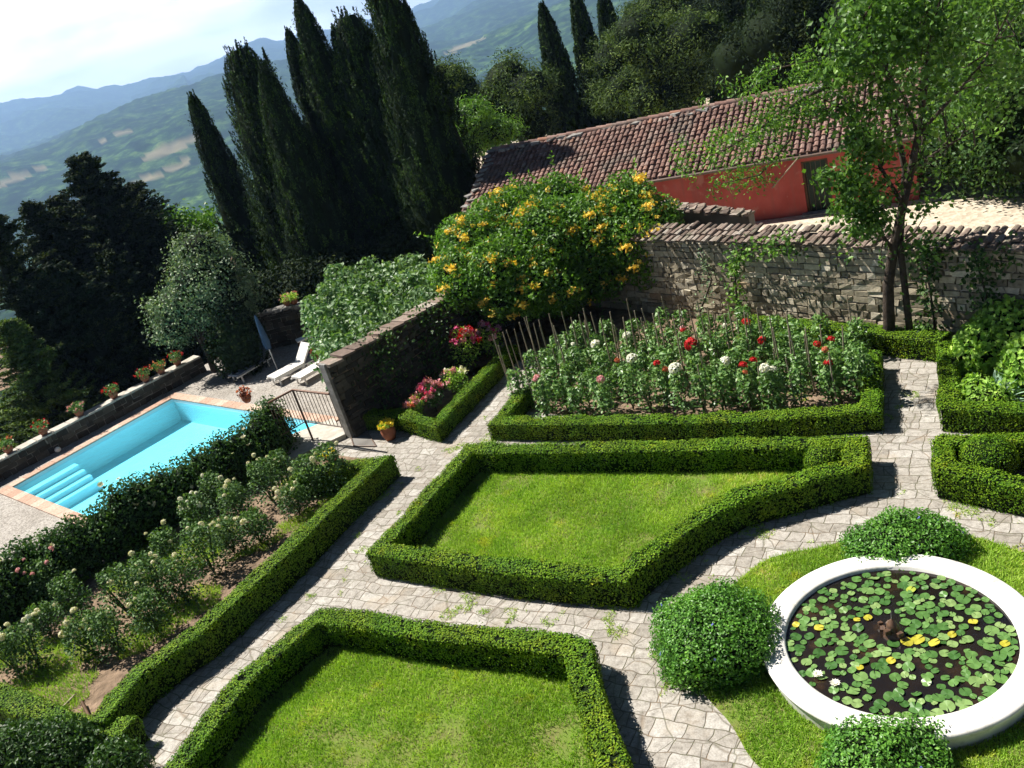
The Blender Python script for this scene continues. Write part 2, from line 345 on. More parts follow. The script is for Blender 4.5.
# ------------------------------------------------------------------ scatter tools
def sample_quads(V, F, dens):
    V = np.asarray(V); A, B, C, D = (V[F[:, k]] for k in range(4))
    n1 = np.cross(C - A, D - B) / 2; ar = np.linalg.norm(n1, axis=1)
    cnt = R.poisson(ar * dens); i = np.repeat(np.arange(len(F)), cnt)
    u, v = R.random(len(i))[:, None], R.random(len(i))[:, None]
    P = (A[i] * (1 - u) + B[i] * u) * (1 - v) + (D[i] * (1 - u) + C[i] * u) * v
    return P, unit(n1[i])
def in_poly(P, poly):
    poly = np.asarray(poly)[:, :2]; x, y = P[:, 0], P[:, 1]; ins = np.zeros(len(P), bool); j = len(poly) - 1
    for i in range(len(poly)):
        xi, yi = poly[i]; xj, yj = poly[j]
        c = ((yi > y) != (yj > y)) & (x < (xj - xi) * (y - yi) / (yj - yi + 1e-12) + xi); ins ^= c; j = i
    return ins
def fill_poly(poly, dens):
    poly = np.asarray(poly)[:, :2]; lo, hi = poly.min(0), poly.max(0)
    P = R.uniform(lo, hi, (int(dens * np.prod(hi - lo)), 2)); return P[in_poly(P, poly)]
def offset(path, d, closed):
    P = np.asarray(path)[:, :2]; n = len(P); out = []
    for i in range(n):
        a = P[i] - P[i - 1] if (i > 0 or closed) else P[1] - P[0]
        b = P[(i + 1) % n] - P[i] if (i < n - 1 or closed) else P[-1] - P[-2]
        a, b = unit(a), unit(b); na, nb = np.array([-a[1], a[0]]), np.array([-b[1], b[0]])
        m = unit(na + nb); k = 1 / max(.45, float(m @ na)); out.append(P[i] + m * d * k)
    return np.array(out)
def resample(P, step, closed):
    P = np.asarray(P); Q = [*P] + ([P[0]] if closed else []); out = []
    for a, b in zip(Q[:-1], Q[1:]):
        k = max(1, int(round(np.linalg.norm(b - a) / step))); out += [a + (b - a) * t / k for t in range(k)]
    if not closed: out.append(Q[-1])
    return np.array(out)

def hedge(label, outer, h, w=.45, side=1, closed=False, dens=2500, ls=.034, z0=0.0, group='clipped box hedges of the parterre', seed=0, name='box_hedge'):
    """outer = world xy of the outer top edge; side=+1: body lies to the left of travel direction"""
    ctr = offset(outer, side * w / 2, closed); P = resample(ctr, .14, closed); n = len(P)
    prof = []
    for a, b, k in (((-.5, 0), (-.5, .93), 5), ((-.5, .93), (-.42, 1), 1), ((-.42, 1), (.42, 1), 4), ((.42, 1), (.5, .93), 1), ((.5, .93), (.5, 0), 5)):
        for t in range(k): prof.append((a[0] + (b[0] - a[0]) * t / k, a[1] + (b[1] - a[1]) * t / k))
    prof.append((.5, 0)); prof = np.array(prof); K = len(prof)
    O = offset(P, 1.0, closed) - P; O = unit(O)
    if closed or n > 2:                       # keep mitre length at corners
        for i in range(n):
            a = P[i] - P[i - 1] if (i or closed) else P[1] - P[0]
            b = P[(i + 1) % n] - P[i] if (i < n - 1 or closed) else P[-1] - P[-2]
            m = O[i]; na = unit(np.array([-a[1], a[0]])); O[i] = m / max(.45, float(m @ na))
    V = np.zeros((n, K, 3))
    for k in range(K):
        V[:, k, :2] = P + O * prof[k, 0] * w; V[:, k, 2] = z0 + prof[k, 1] * h
    flat = V.reshape(-1, 3); nz = (fbm(flat * 2.6 + seed * 7, 3 + seed, 3) - .5)[:, None]
    cen = np.repeat(np.c_[P, np.full(n, z0 + h * .5)], K, 0); dirv = flat - cen; dirv[:, 2] *= .8; flat = flat + unit(dirv) * nz * .14 * np.clip(flat[:, 2:3] / .15, .2, 1)
    F = []
    for i in range(n if closed else n - 1):
        j = (i + 1) % n
        for k in range(K - 1): F.append((i * K + k, j * K + k, j * K + k + 1, i * K + k + 1))
    F = np.array(F)
    core = flat.copy(); c2 = core - unit(dirv) * .03
    b = MB(); b.add(c2, F, 0, .5)
    caps = []
    if not closed:
        for i in (0, n - 1):
            base = i * K; idx = [(base + k, base + k + 1, base + K - 2 - k, base + K - 1 - k) for k in range(K // 2 - 1)]
            b.add(c2[base:base + K], np.array(idx) - base, 0, .5); caps += idx
    allF = np.concatenate([F, np.array(caps, int).reshape(-1, 4)]) if len(caps) else F
    Pp, N = sample_quads(flat, allF, dens)
    ci = P[np.argmin(((Pp[:, None, :2] - P[None, ::3]) ** 2).sum(2), 1) * 3 % n] if len(Pp) < 0 else None
    # outward orientation: test against nearest centreline point in chunks
    out = np.empty_like(Pp)
    for s in range(0, len(Pp), 20000):
        q = Pp[s:s + 20000]; ii = np.argmin(((q[:, None, :2] - P[None]) ** 2).sum(2), 1); out[s:s + 20000] = q - np.c_[P[ii], np.full(len(q), z0 + h * .5)]
    N = N * np.sign((N * out).sum(1, keepdims=True) + 1e-9)
    keep = (fbm(Pp * 9, 11, 2) > .24) & (R.random(len(Pp)) < .30 + 1.0 * (Pp[:, 2] - z0) / h + 1.2 * (fbm(Pp * 5, 17, 2) - .5))  # leaves thin toward the twiggy base, baring the dark core to deepen its shade
    Pp, N = Pp[keep], N[keep]
    b.leaves(Pp + N * R.uniform(-.015, .022, len(Pp))[:, None], ls, ls * .78, N, .42, 1, np.clip(R.random(len(Pp)) * .75 + .45 * (fbm(Pp * 3.5, 5, 3) - .35), 0, 1))
    # stray shoots
    m2 = max(4, int(n * 1.2)); ii = R.integers(0, len(Pp), m2); sp = Pp[ii] + N[ii] * .02
    for _ in range(4): b.leaves(sp + R.normal(size=sp.shape) * .018 + N[ii] * R.uniform(0, .04, (m2, 1)), ls, ls * .6, N[ii], 1, 1)
    cx = P.mean(0)
    o = b.obj(name, ['boxcore', 'box']); me = o.data
    co = (float(P[0][0]), float(P[0][1]), z0)
    me.transform(Matrix.Translation((-co[0], -co[1], -co[2]))); o.location = co
    return tag(o, label, 'hedge', group)

def blob_surface(c, r, nu=20, nv=14, amp=.12, fr=1.8, seed=0, flat0=False):
    u = np.linspace(0, 2 * math.pi, nu, endpoint=False); v = np.linspace(.02, math.pi - .02, nv)
    D = np.array([(math.sin(b) * math.cos(a), math.sin(b) * math.sin(a), math.cos(b)) for b in v for a in u])
    c = np.array(c); r = np.array(r); s = 1 + amp * 2 * (fbm(D * fr + c + seed, seed, 3) - .5)
    V = c + D * r * s[:, None]
    F = np.array([(i * nu + j, i * nu + (j + 1) % nu, (i + 1) * nu + (j + 1) % nu, (i + 1) * nu + j) for i in range(nv - 1) for j in range(nu)])
    return V, F
def leafy_blob(b, c, r, dens, l, w, amp=.12, seed=0, coremat=0, leafmat=1, depth=.06, zmin=None, nj=.9, fr=1.8, thr=.2, core=.9):
    V, F = blob_surface(c, r, amp=amp, seed=seed, fr=fr)
    c = np.array(c)
    if core: b.add(c + (V - c) * core, F, coremat, .3, True)
    P, N = sample_quads(V, F, dens); N = N * np.sign(((P - c) * N).sum(1, keepdims=True))
    k = fbm(P * (2.0 / depth) * .12, 3 + seed, 3) > thr; P, N = P[k], N[k]
    P = P + N * R.uniform(-depth, depth, (len(P), 1))
    if zmin is not None: k = P[:, 2] > zmin; P, N = P[k], N[k]
    b.leaves(P, l, w, N, nj, leafmat, np.clip(.7 * R.random(len(P)) + .5 * (fbm(P * 2.5, 9, 3) - .35), 0, 1)); return P, N
def clumps(b, blobs, n_cl, per, cr, l, w, mat=1, up=.5, shell=.45, seed=0, T=None):
    """foliage as leaf clumps biased to the outer shell of ellipsoid blobs"""
    vols = np.array([np.prod(r) ** .67 for _, r in blobs]); pick = R.choice(len(blobs), n_cl, p=vols / vols.sum())
    C0 = np.array([b_[0] for b_ in blobs], float)[pick]; R0 = np.array([b_[1] for b_ in blobs], float)[pick]
    d = unit(R.normal(size=(n_cl, 3))); rr = R.random(n_cl)[:, None] ** shell
    rr = rr * (1 + .25 * (R.random((n_cl, 1)) - .5)); CC = C0 + d * R0 * rr
    tone = R.random(n_cl)
    pts = np.repeat(CC, per, 0) + R.normal(size=(n_cl * per, 3)) * cr * np.array([1, 1, .7])
    N = np.repeat(d + np.array([0, 0, up]), per, 0)
    b.leaves(pts, l, w, N, 1.3, mat, np.clip(.6 * R.random(len(pts)) + .5 * np.repeat(tone, per) - .1, 0, 1), T=T)
    return CC

# ================================================================== GROUND
bank0, bank1 = np.array([-18.6, 12.1]), np.array([-6.25, 21.95])
wall_end = np.array([-4.2, 20.97]); sd = unit(np.array([.76, .65])); corner = wall_end + sd * 8.2
terr = [(-18.6, 12.1), (-6.25, 21.95), tuple(wall_end + np.array([-.05, .15])), tuple(corner + np.array([0, .2])), (1.0, 34), (-.8, 40), (-1, 62), (70, 62), (70, -12), (-18.6, -12)]
tb = MB(); n = len(terr)
tb.add([(x, y, 0) for x, y in terr] + [(x, y, -3.6) for x, y in terr], [tuple(range(n))], 0)
tb.add([(x, y, 0) for x, y in terr] + [(x, y, -3.6) for x, y in terr], [(i, (i + 1) % n, n + (i + 1) % n, n + i) for i in range(n)], 1)
structure(tb.obj('ground', ['flag', 'wallmortar']))
GA, GB = at(700, 240, 2.2)[:2], at(1010, 248, 2.2)[:2]; gd = unit(GB - GA)      # garden wall line, front face
gn = np.array([-gd[1], gd[0]]);  gn = gn if gn @ np.array([0, 1]) > 0 else -gn
w0 = GA - gd * 4.9; w1 = GA + gd * 16
sheet('courtyard', [tuple(w0 + gn * .5), (1.0, 34), (-.8, 40), (-1, 61.5), (69, 61.5), (69, -11), tuple(w1 + gn * .5)], .004, 'sand')
# pool terrace
pd = [(-30, 20), (-20.5, 10), (-18.6, 11.9), (-6.2, 21.8), (-4.2, 20.9), tuple(corner), (1.0, 34.2), (-.8, 42), (-14, 42), (-30, 25)]
pu = unit(np.array([-4.58, -4.40])); pv = np.array([-pu[1], pu[0]]); pv = pv if pv[0] > 0 else -pv
PF = at(172, 399, -1.4)[:2]; PW, PL = 6.35, 9.7; ZP = -1.4
pc = [PF, PF + pu * PW, PF + pu * PW + pv * PL, PF + pv * PL]
g = MB(); hole = offset([*pc], -.0, True)
# deck as ring quads around the pool (outer rect -> hole)
big = [PF - pu * 9 - pv * 1.9, PF + pu * 16 - pv * 1.9, PF + pu * 16 + pv * 22, PF - pu * 9 + pv * 22]
g.add([(*p, ZP) for p in big] + [(*p, ZP) for p in pc], [(i, (i + 1) % 4, 4 + (i + 1) % 4, 4 + i) for i in range(4)])
structure(g.obj('pool_deck', 'gravel'))
# hills
az = np.radians(np.arange(-58, 58.01, .125)); rr = np.exp(np.linspace(math.log(45), math.log(9800), 380)); AZ, RR = np.meshgrid(az, rr)
deg = np.degrees(az)
e1 = np.interp(deg, [-58, -40, -23.6, -20.8, -19.1, -16.8, -14.4, -13, -10.8, -6, 0, 4, 9, 20, 58], [-.2, -.3, -.36, -.46, -.15, -.02, .06, .01, -.21, -.8, -1.9, -2.1, -1.4, -.2, .6])
e2 = np.interp(deg, [-58, -35, -22.7, -21.2, -18.6, -16.3, -14.7, -11.7, -10.3, -9, -8, -7.2, -3, -1.6, 2.3, 10, 25, 58], [1.2, 1.5, 1.59, 1.6, 1.4, .85, .98, .8, .88, 1.15, 1.28, .9, .47, .66, .6, 1.7, 2.2, 2])
ker = np.exp(-np.linspace(-2, 2, 9) ** 2); ker /= ker.sum()
e1 = np.convolve(np.pad(e1, 4, 'edge'), ker, 'valid'); e2 = np.convolve(np.pad(e2, 4, 'edge'), ker, 'valid')
nodes_r = [0, 60, 120, 250, 450, 800, 1350, 3000, 4600, 9000, 13500]
Z = np.zeros_like(RR); lr = np.log(np.array(nodes_r[1:])); 
for j in range(len(az)):
    zz = [-4, -4, -16, -42, -78, -118, -150, 9 + 3000 * math.tan(rad(e1[j])), -60 if e1[j] < 0 else 0, 9 + 9000 * math.tan(rad(e2[j])), 0]
    t = rr; k = np.clip(np.searchsorted(nodes_r, t) - 1, 0, 9); a = np.array(nodes_r)[k]; b_ = np.array(nodes_r)[k + 1]; u = (t - a) / (b_ - a)
    us = u * .45 + .55 * (u * u * (3 - 2 * u)); Z[:, j] = np.array(zz)[k] * (1 - us) + np.array(zz)[k + 1] * us
X, Y = RR * np.sin(AZ), RR * np.cos(AZ); PP = np.c_[X.ravel(), Y.ravel()]
am = np.clip((RR.ravel() - 150) / 900, 0, 1)
Zf = Z.ravel() + am * (fbm(PP / 420, 1, 4) - .5) * np.clip(RR.ravel() * .035, 0, 190) + am * (fbm(PP / 26, 5, 2) - .5) * 11 + np.clip(am * 4, .1, 1) * (vnoise(PP / 9, 8) - .5) * 3
EL = np.degrees(np.arctan2(Zf - 9, RR.ravel())); AD = np.degrees(AZ.ravel()); fld = np.zeros(len(PP))
for a0, el0, wa, we in [(-23.6, -1.85, 1.9, .16), (-17.7, -1.28, 1.1, .10), (-15.0, -2.75, 2.0, .28), (-16.3, -3.9, 2.0, .16), (3.2, -2.1, 1.4, .12)]:
    q = ((AD - a0) / wa) ** 2 + ((EL - el0 - .1 * (AD - a0)) / we) ** 2 + .5 * (fbm(PP / 90, 4, 2) - .5)
    fld = np.maximum(fld, np.where((q < 1) & (RR.ravel() > 500) & (RR.ravel() < 3000), 1.0, 0))
Zf = Zf - fld * 3
nj_, ni_ = len(az), len(rr); ids = np.arange(ni_ * nj_).reshape(ni_, nj_)
Fq = np.stack([ids[:-1, :-1], ids[:-1, 1:], ids[1:, 1:], ids[1:, :-1]], -1).reshape(-1, 4)
tm = MB(); tm.add(np.c_[PP, Zf], Fq[:, ::-1], 0, .5, True); hills = structure(tm.obj('hills', 'terrain'))
fa = hills.data.attributes.new('field', 'FLOAT', 'POINT'); fa.data.foreach_set('value', fld.astype(np.float32))
nb = MB(); nb.add([(-90, -60, -4.1), (90, -60, -4.1), (90, 75, -4.1), (-90, 75, -4.1)], [(0, 1, 2, 3)]); structure(nb.obj('lower_ground', 'soil'))

# ================================================================== SWIMMING POOL
pool = thing('swimming_pool', 'rectangular turquoise swimming pool with corner steps on the lower terrace', 'swimming pool', (*PF, ZP))
b = MB(); D = .95
b.add([(*p, ZP + .0) for p in pc] + [(*p, ZP - D) for p in pc], [(4, 5, 6, 7)] + [(i, (i + 1) % 4, 4 + (i + 1) % 4, 4 + i) for i in range(4)])
b.obj('basin', 'pool', pool)
b = MB(); b.add([(*(PF + pu * x + pv * y), ZP - .12) for x, y in ((0, 0), (PW, 0), (PW, PL), (0, PL))], [(0, 1, 2, 3)]); b.obj('water_surface', 'water', pool)
b = MB()
for i in range(4):
    a, c = pc[i], pc[(i + 1) % 4]; L = np.linalg.norm(c - a); u = (c - a) / L; o = np.array([-u[1], u[0]]); ctr = sum(pc) / 4
    if o @ (ctr - a) > 0: o = -o
    k = int(L / .5)
    for t in range(k): q = a + u * (t + .5) * L / k + o * .19; b.box((*q, ZP + .02), (L / k - .012, .4, .05), math.atan2(u[1], u[0]), 0)
    q = a + o * .19 - u * .2; b.box((*q, ZP + .018), (.38, .4, .05), math.atan2(u[1], u[0]), 0)
b.obj('coping', 'pool_coping_tile', pool)
for k in range(4):
    b = MB(); q = PF + pu * (PW - 1.05) + pv * (.62 + .36 * k); b.box((*q, ZP - .12 - .06 - .16 * k - .2), (1.9, .36, .4), math.atan2(pu[1], pu[0]), 0, .5); b.obj('step', 'pool', pool)

# ================================================================== LAWNS, BEDS
def px(pts, z=0): return [at(x, y, z)[:2] for x, y in pts]
l1_px = [(366, 553), (432, 563), (505, 573), (593, 580), (627, 581), (661, 553), (702, 523), (743, 501), (811, 482), (868, 466), (868, 435), (746, 437), (600, 441), (466, 443)]
l2_px = [(318, 606), (359, 609), (423, 619), (505, 626), (576, 634), (591, 641), (598, 672), (612, 718), (631, 763), (655, 815), (600, 835), (110, 815), (164, 766), (234, 676)]
l1 = px(l1_px, .55); l2 = px(l2_px, .55)
def lawn(name, poly, label, inset=.2):
    q = offset(poly, inset, True); sheet(name, q, .006, 'lawn')
    return q
def area_sign(p): p = np.asarray(p); return np.sign((p[:, 0] * np.roll(p[:, 1], -1) - p[:, 1] * np.roll(p[:, 0], -1)).sum())
s1, s2 = area_sign(l1), area_sign(l2)
q1 = lawn('lawn', l1, '', .2 * s1); q2 = lawn('lawn', l2, '', .2 * s2)
C0 = np.array([3.847, 8.966]); th = np.linspace(0, 2 * math.pi, 72, endpoint=False)
disc = [tuple(C0 + (2.62 + .12 * math.sin(3 * t + 1) + .05 * math.sin(11 * t)) * np.array([math.cos(t), math.sin(t)])) for t in th]
sheet('lawn', disc, .006, 'lawn')
def blades(poly, dens, name, hgt=.05, thr=0):
    P = fill_poly(poly, dens)
    if thr: P = P[fbm(P * 1.1, 21, 3) > thr]
    else: P = P[R.random(len(P)) < .35 + 3.2 * (fbm(P * 1.4, 31, 4) - .24)]
    k = R.random(len(P)); P3 = np.c_[P, np.full(len(P), .005)]
    n = len(P); d = R.normal(size=(n, 2)); d /= np.linalg.norm(d, axis=1, keepdims=True); h = hgt * R.uniform(.6, 1.4, n) * (.7 + .6 * fbm(P * .9, 3, 3)); wd = .011
    V = np.zeros((n, 4, 3)); V[:] = P3[:, None]; V[:, 0, :2] -= d * wd / 2; V[:, 1, :2] += d * wd / 2
    lean = R.normal(size=(n, 2)) * .5 * h[:, None]; V[:, 2, :2] += lean + d * wd * .3; V[:, 3, :2] += lean - d * wd * .3; V[:, 2, 2] += h; V[:, 3, 2] += h
    b = MB(); b.add(V.reshape(-1, 3), np.arange(4 * n).reshape(n, 4), 0, np.clip(.55 * k + .9 * (fbm(P * 1.7, 6, 4) - .28), 0, 1))
    o = b.obj(name, 'grass'); return o
tag(blades(offset(l1, .3 * s1, True), 3800, 'grass'), 'short sunlit grass of the hedged lawn with the concave corner', 'grass', kind='stuff')
tag(blades(offset(l2, .3 * s2, True), 4200, 'grass'), 'short sunlit grass of the nearest hedged lawn', 'grass', kind='stuff')
ring = np.array(disc)
tag(blades(ring, 4200, 'grass'), 'grass ring around the white lily basin', 'grass', kind='stuff')

wp_ = fill_poly([(-9, 10), (-3.6, 20.4), (5, 19), (9.5, 17.5), (12, 11), (8, 6), (-1, 6)], 420); wp_ = wp_[(fbm(wp_ * 2.3, 51, 4) > .70) & ~in_poly(wp_, l1) & ~in_poly(wp_, l2)]
wn = len(wp_); wb = MB(); WC = np.c_[np.repeat(wp_, 6, 0), np.full(wn * 6, .018)] + R.normal(size=(wn * 6, 3)) * [.02, .02, .004]; wb.leaves(WC, .035, .012, None, 1, 0); tag(wb.obj('weeds', 'grass'), 'tiny weeds sprouting in the paving joints', 'weeds', kind='stuff')
# ================================================================== HEDGES
hedge('box hedge enclosing the lawn with the curved corner beside the lily basin', l1, .55, .39, s1, True, seed=1)
hedge('box hedge enclosing the nearest lawn at the bottom of the view', l2, .55, .41, s2, True, dens=2700, seed=2)
h3 = px([(298, 468), (394, 453), (353, 491), (296, 549), (205, 631), (146, 672), (104, 722)], .6)
hedge('long straight box hedge between the rose bed and the diagonal path', h3, .6, .42, -1, seed=3)
hedge('short box hedge closing the near end of the rose bed', px([(118, 738), (62, 735), (-20, 700)], .5), .5, .45, -1, seed=4, dens=2300)
h4 = px([(340, 414), (397, 417), (436, 427), (516, 345)], .45)
hedge('angular box hedge around the small bed by the railing wall', h4, .45, .36, 1, seed=5)
h5 = px([(518, 388), (486, 424), (600, 424), (746, 421), (881, 411), (881, 350)], .45)
hedge('low box hedge on three sides of the dahlia bed', h5, .45, .37, 1, seed=6)
hedge('box hedge running along the foot of the stone garden wall', px([(735, 322), (855, 333), (940, 341)], .5), .5, .5, 1, seed=7, dens=2200)
h7 = px([(938, 343), (939, 408), (1024, 412), (1090, 416)], .5)
hedge('box hedge around the bed of lime green foliage at the right', h7, .5, .34, 1, seed=8)
h8 = px([(1085, 430), (941, 434), (932, 440), (934, 470), (973, 477), (1024, 488), (1090, 508)], .55)
hedge('box hedge enclosing the bed with a clipped ball at the right edge', h8, .55, .33, 1, seed=9)

def ball(label, c, r, seed):
    b = MB(); leafy_blob(b, (0, 0, r * .85), (r, r, r * .9), 2600, .032, .02, .05, seed, 0, 1, .02); o = b.obj('box_ball', ['boxcore', 'box']); o.location = (float(c[0]), float(c[1]), 0)
    tag(o, label, 'topiary')
ball('small clipped box ball in the pointed corner of the curved lawn', at(826, 473, 0), .34, 1)
ball('clipped box ball inside the hedged bed at the right edge', at(990, 478, 0), .42, 2)
def mound(label, c, r, h, seed, n=2600):
    root = thing('periwinkle_bush', label, 'bush', (c[0], c[1], 0), 'low flowering bushes around the lily basin')
    b = MB(); cc = (c[0], c[1], h * .25)
    P, N = leafy_blob(b, cc, (r[0], r[1], h * .78), n, .05, .028, .40, seed, 0, 1, .09, 0.01, .8, 2.6)
    b.obj('foliage', ['boxcore', 'peri'], root)
    for i in R.choice(len(P), 9, replace=False):
        f = MB(); f.leaves(np.repeat(P[i:i + 1] + N[i:i + 1] * .03, 5, 0) + R.normal(size=(5, 3)) * .008, .03, .02, np.repeat(N[i:i + 1], 5, 0), .4, 0); f.obj('flower', 'pet_blue', root)
mound('rounded periwinkle bush left of the white lily basin', at(716, 650, 0), (.80, .80), .78, 3)
mound('rounded periwinkle bush behind the lily basin, beside the path', at(904, 553, 0), (.76, .64), .52, 4)
mound('periwinkle bush in front of the basin at the bottom edge', at(884, 782, 0), (.72, .72), .52, 5)

# ================================================================== LILY BASIN
cb = C0
root = thing('lily_basin', 'round white stone basin filled with water lilies', 'fountain', (*C0, 0))
b = MB(); RI, RO, HB = 1.397, 1.72, .3
b.lathe([(RO - .05, .0), (RO - .05, .10), (RO - .03, .19), (RO, .23), (RO + .01, HB - .03), (RO - .02, HB), (RI + .03, HB + .005), (RI, HB - .02), (RI, -.3)], 96, 0, (*C0, 0)); b.obj('rim', 'basin', root)
b = MB(); t2 = np.linspace(0, 2 * math.pi, 64, endpoint=False); b.add([(C0[0] + (RI + .01) * math.cos(t), C0[1] + (RI + .01) * math.sin(t), HB - .07) for t in t2], [tuple(range(64))]); b.obj('pond_water', 'pond', root)
fx = at(893, 630, .3)[:2]
b = MB(); b.lathe([(.02, .05), (.13, .09), (.15, .2), (.12, .28), (.07, .31), (.085, .35), (.06, .42), (.025, .47), (.01, .49)], 10, 0, (*fx, 0))
for k in range(14): b.box((*(fx + R.normal(size=2) * .07), .25 + R.random() * .1), (.06, .05, .06), R.random() * 3, 0, None, .01)
b.obj('nozzle', 'bronze', root)
b = MB(); b.tube([(*fx, .46), (*(fx + [.004, 0]), .60)], [.008, .004], 5); b.obj('spout', 'greystone', root)
def padmesh(r):
    b = MB(); n = 14; a = np.linspace(.12, 2 * math.pi - .12, n); V = [(0, 0, .0)] + [(r * math.cos(t), r * math.sin(t), .006 * math.sin(3 * t)) for t in a]
    b.add(V, [(0, i, i + 1) for i in range(1, n)], 0, R.random(), False); return b
protos = []
for k in range(9):
    bb = padmesh(.064 + .004 * (k % 4))
    bb.F = [(F, m_, np.full(len(r_), k / 8.), s_) for F, m_, r_, s_ in bb.F]
    o = bb.obj('lily_pad', 'pad'); protos.append(o)
ypro = []
for k in range(3):
    bb = padmesh(.066); bb.F = [(F, m_, np.full(len(r_), k / 2.), s_) for F, m_, r_, s_ in bb.F]; ypro.append(bb.obj('lily_pad', 'pad_yellow'))
used = []; placed = []; zw = HB - .062
def padplace(p, src, sc, lab, grp, dz=0):
    o = src.copy() if src in used else src
    if o is not src: COL.objects.link(o)
    else: used.append(src)
    o.location = (float(p[0]), float(p[1]), zw + dz); o.rotation_euler = (R.normal() * .09, R.normal() * .09, R.random() * 6.28); o.scale = (sc,) * 3
    tag(o, lab, 'lily pad', grp)
ylw = [((655, 0), 0)]
for (x, y), s in {(911, 590): 1.0, (868, 618): .9, (819, 628): 1.0, (918, 640): 1.3, (934, 643): 1.1, (952, 635): .8, (973, 622): .9, (1005, 644): .9, (891, 661): .9, (857, 620): .7, (796, 625): .8, (860, 668): .7, (907, 642): 1.2}.items():
    p = at(x, y, zw)[:2]; padplace(p, ypro[R.integers(3)], s, 'yellowing lily pad floating among the green pads', 'yellowed lily pads on the pond', .012); placed.append((*p, .06 * s))
tries = 0; cnt = 0
while cnt < 298 and tries < 60000:
    tries += 1; a = R.random() * 2 * math.pi; r = math.sqrt(R.random()) * 1.35; p = C0 + r * np.array([math.cos(a), math.sin(a)])
    s = R.uniform(.55, 1.3); rp = .066 * s
    if r + rp * .7 > 1.40: continue
    v = fbm(np.array([p * 1.7]), 33, 3)[0]
    if v < .33: continue
    if np.linalg.norm(p - fx - np.array([-.05, .12])) < .27: continue
    if any((p[0] - q[0]) ** 2 + (p[1] - q[1]) ** 2 < ((q[2] + rp) * .78) ** 2 for q in placed): continue
    placed.append((*p, rp)); padplace(p, protos[R.integers(9)], s, 'round green lily pad floating on the dark basin water', 'green lily pads on the pond', R.random() * .008); cnt += 1
def flower_mesh(r, mat, petals=14, name='flower', layers=2, cup=.5):
    b = MB()
    for L in range(layers):
        k = petals - 3 * L; a = np.arange(k) * 2 * math.pi / k + L * .4; el = .25 + L * .5 * cup + .2
        d = np.c_[np.cos(a) * math.cos(el), np.sin(a) * math.cos(el), np.full(k, math.sin(el))]; rr_ = r * (1 - .28 * L)
        nn = np.c_[-np.cos(a) * math.sin(el), -np.sin(a) * math.sin(el), np.full(k, math.cos(el))]
        b.leaves(d * rr_ * .55, rr_ * 1.0, rr_ * .62, nn, .15, 0, None, T=d, tj=.05)
    return b
for (x, y), lab in (((835, 684), 'white water lily open near the left edge of the basin'), ((818, 675), 'white water lily bud beside the left rim')):
    o = flower_mesh(.07, 0, 12).obj('water_lily', 'pet_white'); p = at(x, y, zw + .02); o.location = tuple(map(float, p)); tag(o, lab, 'flower')

# ================================================================== WALLS WITH TILE CAPS
def stone_courses(b, P0, d, nrm, L, z0, z1, hmin=.13, hmax=.24, lmin=.18, lmax=.5, out=.018, mat=0, ztop=None):
    """coursed rubble facing of wall plane at P0 along d (2D), facing -nrm"""
    z = z0
    while z < z1 - .04:
        h = min(R.uniform(hmin, hmax), z1 - z); x = 0
        while x < L:
            l = min(R.uniform(lmin, lmax), L - x)
            if l > .05:
                c = P0 + d * (x + l / 2) - nrm * (-.03 + R.uniform(0, out)); zt = z1 if ztop is None else ztop(x)
                if z + h <= zt + .02: b.box((*c, z + h / 2), (l - R.uniform(.012, .035), .12, h - R.uniform(.01, .03)), math.atan2(d[1], d[0]) + R.normal() * .02, mat, None, .02)
            x += l
        z += h
def tiles(b, O, du, dv, nu, nv, pu_, pv_, mat=0, r=.09, jit=.01, seg=4):
    """barrel tiles: O corner (3D), du along eave, dv up the slope (3D unit vectors)"""
    du, dv = np.array(du, float), np.array(dv, float); nn = np.cross(du, dv); nn = nn if nn[2] > 0 else -nn
    th_ = np.linspace(0, math.pi, seg + 1)
    for j in range(nv):
        for i in range(nu):
            o = O + du * (i + .5) * pu_ + dv * j * pv_ + R.normal(size=3) * jit; ln = pv_ * 1.16; dd = unit(dv + R.normal(size=3) * .02)
            V = []
            for e, rr_, up in ((0, r, .035), (1, r * .8, .008)):
                for t in th_: V.append(o + dd * ln * e + du * rr_ * math.cos(t) + nn * (rr_ * .75 * math.sin(t) + up))
            V.append(o + nn * .03)
            s = seg + 1; F = [(k, k + 1, s + k + 1, s + k) for k in range(seg)]
            rv = R.random(); b.add(V, F, mat, rv, False); b.add(V[:s], [tuple(range(s))], mat, rv * .3)
def ax3(d, n): return [np.array([*d, 0.]), np.array([*n, 0.]), np.array([0, 0, 1.])]

